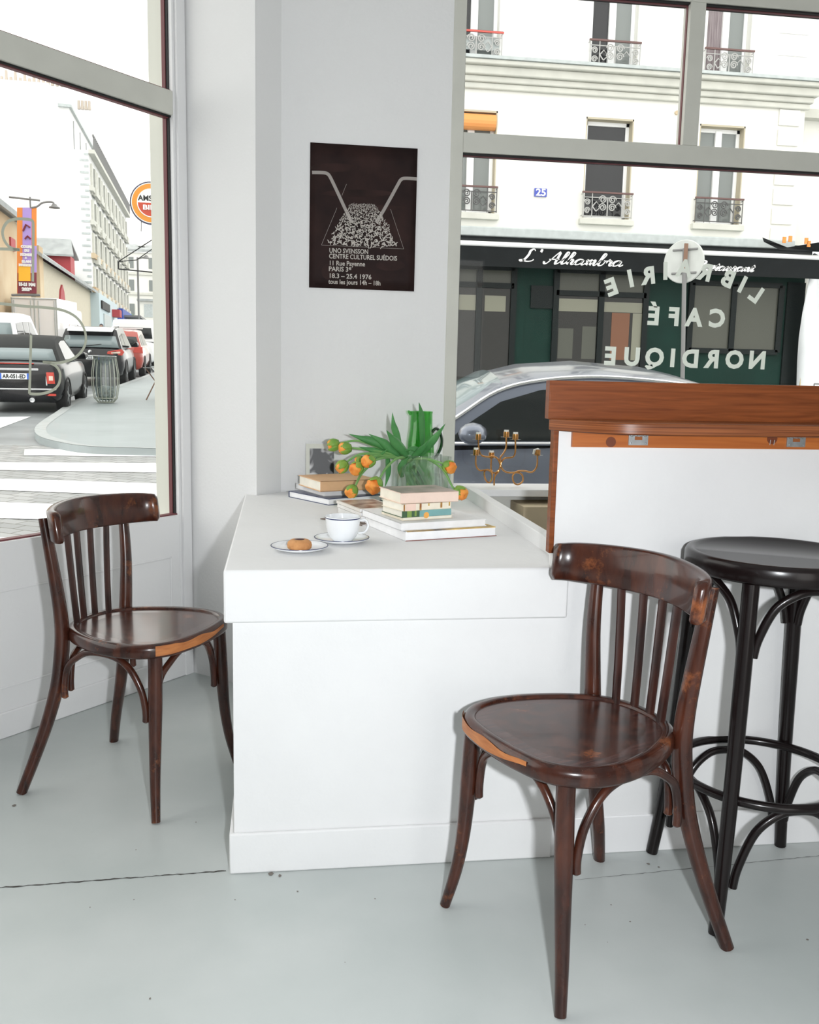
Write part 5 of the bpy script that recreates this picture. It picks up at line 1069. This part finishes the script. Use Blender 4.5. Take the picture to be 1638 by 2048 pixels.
# ================================================================ SIDE STREET
bin_ = atG(212, 806, .10); bn = thing('litter_bin', 'open wire litter bin holding a clear plastic bag, on the pavement corner', 'litter bin', bin_)
bw = MB()
for k in range(18):
    an = k*2*pi/18; bw.tube([(r*cos(an), r*sin(an)*.8, z) for r, z in ((.16, .02), (.23, .10), (.27, .35), (.27, .6), (.22, .93))], .008, 5)
for r, z in ((.16, .02), (.23, .10), (.22, .93)): bw.tube([(r*cos(q*pi/12), .8*r*sin(q*pi/12), z) for q in range(24)], .010, 5, closed=True)
bw.build('wire_frame', 'binwire', bn); MB().lathe([(.12, .06), (.19, .15), (.21, .4), (.19, .75), (.23, .95), (.24, .93)], 18).build('bin_bag', 'bag', bn, smooth='all'); MB().lathe([(.1, .07), (.18, .15), (.17, .3), (.05, .36)], 12).build('litter', 'litter', bn, smooth='all')
tb_ = atG(302, 800, .10); tbl = thing('terrace_table', 'thin folding terrace table legs on the pavement, cut by the window reveal', 'table', tb_)
MB().box((-.12, -.25, .68), (.5, .25, .70)).build('tabletop', 'metalgrey', tbl); MB().tube([(-.1, 0, .68), (.1, 0, .40), (-.1, 0, 0)], .014, 6).build('leg', 'rust', tbl); MB().tube([(.45, 0, .68), (.25, 0, .40), (.45, 0, 0)], .014, 6).build('leg', 'rust', tbl)
# haussmann block
S0, S1 = 60, 84; A0 = stp(185, 600, 60).dot(SR)
gzb = gz(60)
hb = thing('tall_apartment_block', 'tall white apartment block with a blank gable wall, up the side street', 'building')
def SP(a, s, z): return ST(a, s, z)
def sbox(mb, a0, a1, s0, s1, z0, z1): return mb.quadbox([SP(a0, s0, z0), SP(a1, s0, z0), SP(a1, s1, z0), SP(a0, s1, z0)], (0, 0, z1-z0))
zk = lambda py, s=60, px=170: stp(px if s > 50 else 20, py, s).z
ap = lambda px, s, py=700: stp(px, py, s).dot(SR)
sbox(MB(), A0-12, A0, S0, S1, 0, zk(300)).build('wall', 'stoneupper', hb)
sbox(MB(), A0-12, A0-1.0, S0+.0, S1, zk(300), zk(215)).build('attic', 'stoneupper', hb); sbox(MB(), A0-12, A0-2.1, S0, S0+9, zk(215), zk(172)).build('gable_wall', 'stoneupper', hb)
sbox(MB(), A0-1.6, A0-.85, S0-.2, S1, zk(218), zk(212)).build('roof_edge', 'zinc', hb)
sbox(MB(), A0, A0+.35, S0, S1, zk(306), zk(298)).build('cornice', 'ledge', hb)
rl = MB()
for k in range(46): s = S0+.3+k*.52; rl.tube([SP(A0+.3, s, zk(298)), SP(A0+.3, s, zk(298)+.8)], .06, 4)
sbox(rl, A0+.24, A0+.34, S0, S1, zk(298)+.75, zk(298)+.87); rl.build('balcony_railing', 'metalgrey', hb)
for z in (zk(380), zk(448), zk(515), zk(583)): sbox(MB(), A0, A0+.22, S0, S1, z, z+.3).build('string_course', 'tan' if z < zk(500) else 'ledge', hb)
for lv, zt_ in enumerate((zk(322), zk(395), zk(462), zk(530))):
    for k in range(9):
        s = S0+1.2+k*2.6; w = MB(); sbox(w, A0-.05, A0+.04, s, s+.95, zt_-1.75, zt_); wd_ = w.build('window', 'greypane', hb)
        f = MB(); sbox(f, A0, A0+.12, s-.6, s-.02, zt_-1.75, zt_); sbox(f, A0, A0+.12, s+.97, s+1.5, zt_-1.75, zt_); f.build('shutters', 'ledge', wd_)
        b_ = MB(); sbox(b_, A0+.1, A0+.3, s-.2, s+1.15, zt_-1.8, zt_-1.35); b_.build('balcony', 'ledge', wd_)
for k in range(8):
    s = S0+1.5+k*2.8; w = MB(); sbox(w, A0-1.05, A0-.96, s, s+1.1, zk(298)+.1, zk(298)+1.9); w.build('attic_window', 'greypane', hb)
for k in range(17):
    p = stp(4+k*9.2, 170, S0+.5); MB().lathe([(.10, 0), (.08, .3+.35*(k % 2))], 8, (p.x, p.y, zk(172))).build('chimney_pot', 'pot', hb)
for k in range(4):
    p = stp(158+k*7, 225, S0+.5); MB().lathe([(.10, 0), (.08, .5)], 8, (p.x, p.y, zk(215))).build('chimney_pot', 'pot', hb)
for k in range(24):
    z = zk(310+k*12.2); q = MB(); sbox(q, A0-.1-.25*(k % 2)-.15, A0-.0, S0-.03, S0, z, z+.12); q.build('toothing', 'zinc', hb)
# shops at its foot
sf = hb
zsh = lambda py, s=60: stp(200, py, s).z
sbox(MB(), A0, A0+.5, S0-1, S0+9.5, gz(60), zsh(588)).build('shop_front', 'paleblue', sf); sbox(MB(), A0+.5, A0+.6, S0-.2, S0+4, zsh(617), zsh(601)).build('shop_window', 'ink', sf); sbox(MB(), A0+.4, A0+1.0, S0+6.0, S0+7.4, zsh(622), zsh(606)).build('sign_panel', 'redpaint', sf)
sbox(MB(), A0+.5, A0+.56, S0+1.0, S0+5, gz(60)+.2, zsh(625)).build('shop_shutter', 'zinc', sf)
s2_ = hb
sbox(MB(), A0, A0+.6, S0+12.5, S1, gz(72), zsh(590)).build('shop_front', 'bluepaint', s2_); sbox(MB(), A0+.6, A0+1.8, S0+13.5, S1-1, zsh(609), zsh(604)).build('awning', 'metalgrey', s2_); sbox(MB(), A0+.6, A0+.66, S0+14.5, S1-1, gz(72)+.3, zsh(612)).build('shop_window', 'ink', s2_)
# low house with slate roof
lh = thing('low_slate_house', 'low cream house with steep slate roof and red dormer before the white gable', 'house')
Zg = stp(182, 584, 60).z; a0, a1 = A0, A0-7
sbox(MB(), a1, a0, 41.5, 59.6, gz(42)-.3, Zg).build('wall', 'houseyellow', lh)
r_ = MB(); pass; r_.quadbox([SP(a0+.35, 41.2, Zg-.1), SP(a0+.35, 59.8, Zg-.1), SP(a0-3.4, 59.8, Zg+2.5), SP(a0-3.4, 41.2, Zg+2.5)], (0, 0, .15)); r_.quadbox([SP(a1, 41.2, Zg-.1), SP(a0-3.4, 41.2, Zg+2.5), SP(a0-3.4, 59.8, Zg+2.5), SP(a1, 59.8, Zg-.1)], (0, 0, .15)); r_.build('roof', 'gableroof', lh)
g_ = MB(); g_.quadbox([SP(a1, 41.5, Zg), SP(a0, 41.5, Zg), SP(a0-3.4, 41.5, Zg+2.4)], SD*.3); g_.build('gable', 'houseyellow', lh)
dmr = MB(); sbox(dmr, a0-2.4, a0-.15, 52.6, 54.0, Zg-.1, Zg+1.25); dd_ = dmr.build('dormer', 'redpaint', lh)
dr2 = MB(); dr2.quadbox([SP(a0-3.0, 52.3, Zg+1.2), SP(a0+.05, 52.3, Zg+1.2), SP(a0-.2, 53.3, Zg+2.1), SP(a0-3.0, 53.3, Zg+2.1)], (0, 0, .1)); dr2.quadbox([SP(a0-3.0, 54.3, Zg+1.2), SP(a0+.05, 54.3, Zg+1.2), SP(a0-.2, 53.3, Zg+2.1), SP(a0-3.0, 53.3, Zg+2.1)], (0, 0, .1)); dr2.build('dormer_roof', 'gableroof', dd_)
ar = MB(); pts = [(s_, Zg-zz) for s_, zz in ((47.4, 2.3), (48.8, 2.3), (48.8, 1.3), (48.6, .9), (48.1, .6), (47.6, .9), (47.4, 1.3))]; ar.quadbox([SP(a0, s, z) for s, z in pts], SR*.08); ar.build('arched_window', 'redpaint', lh)
for s, z in ((55, 3.0), (57.6, 2.9)): w = MB(); sbox(w, a0, a0+.05, s, s+.8, z-1.6, z-.3); w.build('window', 'greypane', lh)
sbox(MB(), a0, a0+.2, 41.4, 42.3, gz(42), Zg+.4).build('buttress', 'tan', lh)
# tan church-like building at the left edge
chb = thing('tan_stone_building', 'tan stone building with stepped gable at the far left edge', 'building')
sbox(MB(), A0-6, A0+.0, 29, 33.0, gz(30)-.2, zk(200, 31)).build('wall', 'tan', chb)
sbox(MB(), A0-6, A0-.1, 33.0, 41.0, gz(34)-.2, zk(440, 38)).build('lower_wall', 'tan', chb)
q = MB(); q.quadbox([SP(A0+.2, 32.6, zk(440, 38)), SP(A0+.2, 41.0, zk(440, 38)), SP(A0-3, 41.0, zk(360, 38)), SP(A0-3, 32.6, zk(360, 38))], (0, 0, .2)); q.build('side_roof', 'gableroof', chb)
q = MB(); q.quadbox([SP(A0+.3, 28.6, zk(215, 31)), SP(A0+.3, 33.2, zk(215, 31)), SP(A0-2.5, 33.2, zk(90, 31)), SP(A0-2.5, 28.6, zk(90, 31))], (0, 0, .25)); q.build('roof', 'gableroof', chb)
sbox(MB(), A0-.2, A0+.15, 28.9, 33.2, zk(300, 31), zk(290, 31)).build('string_course', 'tan', chb); sbox(MB(), A0-.1, A0+.12, 32, 33.3, zk(520, 32), zk(360, 32)).build('buttress', 'tan', chb)
for s in (34.4, 37.2): w = MB(); sbox(w, A0-.1, A0-.04, s, s+.8, zk(490, 36), zk(465, 36)); w.build('small_window', 'redpaint', chb)
# banner and wall lamp
sb = 32.2
bnr = thing('street_banner', 'tall orange and violet street banner with white lettering, dated 15-21 2023', 'banner', stp(55, 500, sb)); Ib = V(bnr.location)
def bp(px, py, d=0): return stp(px, py, sb-d)-Ib
def bq(l, t_, r, b_, m, d, name): MB().quadbox([bp(l, b_, d), bp(r, b_, d), bp(r, t_, d), bp(l, t_, d)], SD*.03).build(name, m, bnr)
bq(34, 415, 73, 587, 'banner_o', 0, 'cloth'); bq(45, 415, 63, 560, 'banner_p', .02, 'violet_panel'); bq(35, 546, 73, 587, 'banner_m', .03, 'maroon_panel'); bq(37, 530, 61, 562, 'banner_y', .045, 'yellow_panel'); bq(66, 492, 73, 545, 'banner_p', .02, 'violet_panel')
MB().tube([bp(46, 462, .05), bp(52, 449, .05), bp(60, 455, .05)], .03, 5).tube([bp(50, 478, .05), bp(55, 472, .05), bp(61, 478, .05)], .03, 5).build('figure_strokes', 'banner_m', bnr)
for s_, a, b_, py, sz in (('COUPE', 42, 64, 495, .10), ('DU', 49, 59, 503, .10), ('MONDE', 41, 65, 511, .10), ('&', 50, 56, 518, .09), ('SLAM', 44, 63, 525, .10), ('NATIONS', 38, 68, 531.5, .09), ('15-21 MAI', 37, 70, 571, .13), ('2023', 44, 64, 581, .13)):
    p, q = bp(a, py, .07), bp(b_, py, .07); text('lettering', s_, sz, 'white', basis(p, SR, UP), bnr, fit=(q-p).length, bold=.012, extrude=.002)
MB().tube([bp(18, 394), bp(80, 401)], .03, 6).tube([bp(60, 394), bp(61, 416)], .025, 6).tube([bp(23, 590), bp(80, 590)], .04, 6).build('bracket', 'metalgrey', bnr)
lm = thing('wall_lamp', 'curved-arm street lamp with flat shade right of the banner', 'street lamp', stp(70, 414, sb)); Il = V(lm.location)
lp_ = lambda px, py: stp(px, py, sb)-Il
MB().tube(cr([lp_(60, 416), lp_(74, 413), lp_(84, 406), (lp_(96, 404)), lp_(106, 405), lp_(108, 411)], 5), .03, 6).build('arm', 'metalgrey', lm)
c_ = lp_(109, 416); MB().lathe([(.001, .12), (.06, .12), (.10, .06), (.17, .02), (.17, 0), (.05, -.02)], 18, c_).build('shade', 'metalgrey', lm)
# round brewery-style sign, terrace frame
sr = 15.6; c_ = stp(303, 407, sr); rr = 39*sr/1843
rsg = thing('round_sign', 'round amber and red projecting beer sign with dark rim, half hidden by the window reveal', 'sign', c_)
def disc(r0_, r1_, d, m, name, zmax=None):
    MB().lathe([(r1_, 0), (r1_, .02), (r0_, .02), (r0_, 0)] if r0_ else [(r1_, 0), (r1_, .02)], 48, tuple(-SD*d), -SD, cap=not r0_).build(name, m, rsg)
disc(0, rr, 0, 'signdark', 'rim'); disc(0, rr*.93, .015, 'white', 'white_ring'); disc(0, rr*.89, .02, 'amber', 'amber_face'); disc(0, rr*.66, .028, 'white', 'white_face')
q = [SR*(rr*.62*cos(a))+UP*(rr*.62*sin(a))-SD*.05 for a in [pi+k*pi/12 for k in range(13)]]; MB().quadbox(q, SD*.01).build('red_face', 'signred', rsg)
text('lettering', 'AMSTEL', .115, 'ink', basis(-SR*rr*.60-SD*.055+UP*.03, SR, UP), rsg, fit=rr*1.2, bold=.003); text('lettering', 'BIER', .10, 'white', basis(-SR*rr*.40-SD*.065-UP*.105, SR, UP), rsg, fit=rr*.8, bold=.003)
MB().tube([(stp(283, 437, sr)-c_), (stp(282, 463, sr)-c_)], .008, 5).tube([V((rr*.7, .02, rr*.7)), V((XL, YF+.1, c_.z+rr*.9))-c_], .015, 5).tube([V((rr*.7, .02, -rr*.7)), V((XL, YF+.1, c_.z-rr*.9))-c_], .015, 5).build('bracket', 'metalgrey', rsg)
tf = thing('awning_frame', 'thin black folding awning frame reaching out over the pavement', 'awning frame', (0, 0, 0)); st_ = 14.8
fp = lambda px, py, ds=0: stp(px, py, st_+ds)
MB().tube([fp(237, 523), fp(330, 463)], .008, 6).tube([fp(237, 523), fp(273, 520), fp(330, 480)], .007, 6).tube([fp(237, 523), fp(237, 538)], .010, 6).tube([fp(237, 538), fp(330, 547)], .010, 6).tube([fp(330, 463), V((XL, YF+.05, fp(330, 463).z+.1))], .012, 6).tube([fp(330, 547), V((XL, YF+.05, fp(330, 547).z))], .012, 6).build('frame', 'ink', tf)
# cross street at the top
cs = thing('distant_apartment_house', 'distant pale house with grey roof closing the end of the side street', 'building')
s9 = 108; z9 = lambda py: stp(285, py, s9).z; a9 = lambda px: apx(px, s9, 560)
sbox(MB(), a9(252), a9(520), s9, s9+8, 0, z9(505)).build('wall', 'stone', cs); MB().quadbox([SP(a9(248), s9-.3, z9(505)), SP(a9(520), s9-.3, z9(505)), SP(a9(520), s9+3, z9(488)), SP(a9(248), s9+3, z9(488))], (0, 0, .3)).build('roof', 'gableroof', cs)
for px in (262, 302): 
    for py in (515, 560, 608):
        w = MB(); sbox(w, a9(px-4), a9(px+6), s9-.08, s9, z9(py+22), z9(py)); w.build('window', 'greypane', cs)
for z in (z9(550), z9(590)): sbox(MB(), a9(252), a9(520), s9-.2, s9, z, z+.25).build('string_course', 'ledge', cs)
sbox(MB(), a9(276), a9(290), s9+1, s9+2, z9(490), z9(478)).build('chimney', 'stone', cs)
lb = thing('low_distant_building', 'small low cream building in front of the distant house', 'building'); s8 = 98; z8 = lambda py: stp(285, py, s8).z; a8 = lambda px: apx(px, s8, 610)
sbox(MB(), a8(278), a8(420), s8, s8+6, 0, z8(602)).build('wall', 'stone', lb); sbox(MB(), a8(274), a8(420), s8-.3, s8+6, z8(602), z8(598)).build('roof', 'gableroof', lb); sbox(MB(), a8(288), a8(305), s8-.05, s8, z8(634), z8(608)).build('shutter', 'zinc', lb)
lpz = thing('lamp_post', 'slim distant street lamp post before the end houses', 'street lamp', SP(apx(277, 70, 600), 70, gz(70))); hh_ = stp(277, 515, 70).z-gz(70)
MB().tube([(0, 0, 0), (0, 0, hh_)], .07, 6).tube([(0, 0, hh_-.1), (.5, 0, hh_+.05)], .05, 6).build('post', 'metalgrey', lpz); MB().lathe([(.25, 0), (.1, .2), (.02, .25)], 10, (.6, 0, hh_-.05)).lathe([(.25, 0), (.1, .2), (.02, .25)], 10, (-.25, 0, hh_-6.2)).build('lantern', 'metalgrey', lpz)
bsh = thing('shrub', 'small green shrub at the end of the side street', 'shrub', SP(apx(262, 90, 640), 90, stp(262, 650, 90).z-1)); 
for k in range(1): MB().lathe([(.3, 0), (.9, .5), (1.0, 1.2), (.5, 1.8), (.05, 2.0)], 12).build('foliage', 'foliage', bsh, smooth='all')
# pedestrian far off
pd = thing('person', 'distant person in dark clothes walking on the side street', 'person', SP(apx(206, 42), 42, stp(206, 648, 42).z-1.76))
bm_ = MB(); bm_.rings([[(w*cos(a), d*sin(a), z) for a in [k*2*pi/12 for k in range(12)]] for w, d, z in ((.10, .09, 0), (.13, .10, .4), (.17, .12, .85), (.15, .11, 1.05), (.22, .12, 1.35), (.20, .10, 1.46), (.07, .07, 1.52), (.06, .06, 1.56), (.085, .095, 1.62), (.08, .09, 1.72), (.03, .03, 1.77))]); bm_.build('body', 'person', pd, smooth='all')
MB().lathe([(.07, 0), (.075, .1), (.04, .15)], 10, (0, -.03, 1.58)).build('face', 'skin', pd, smooth='all')
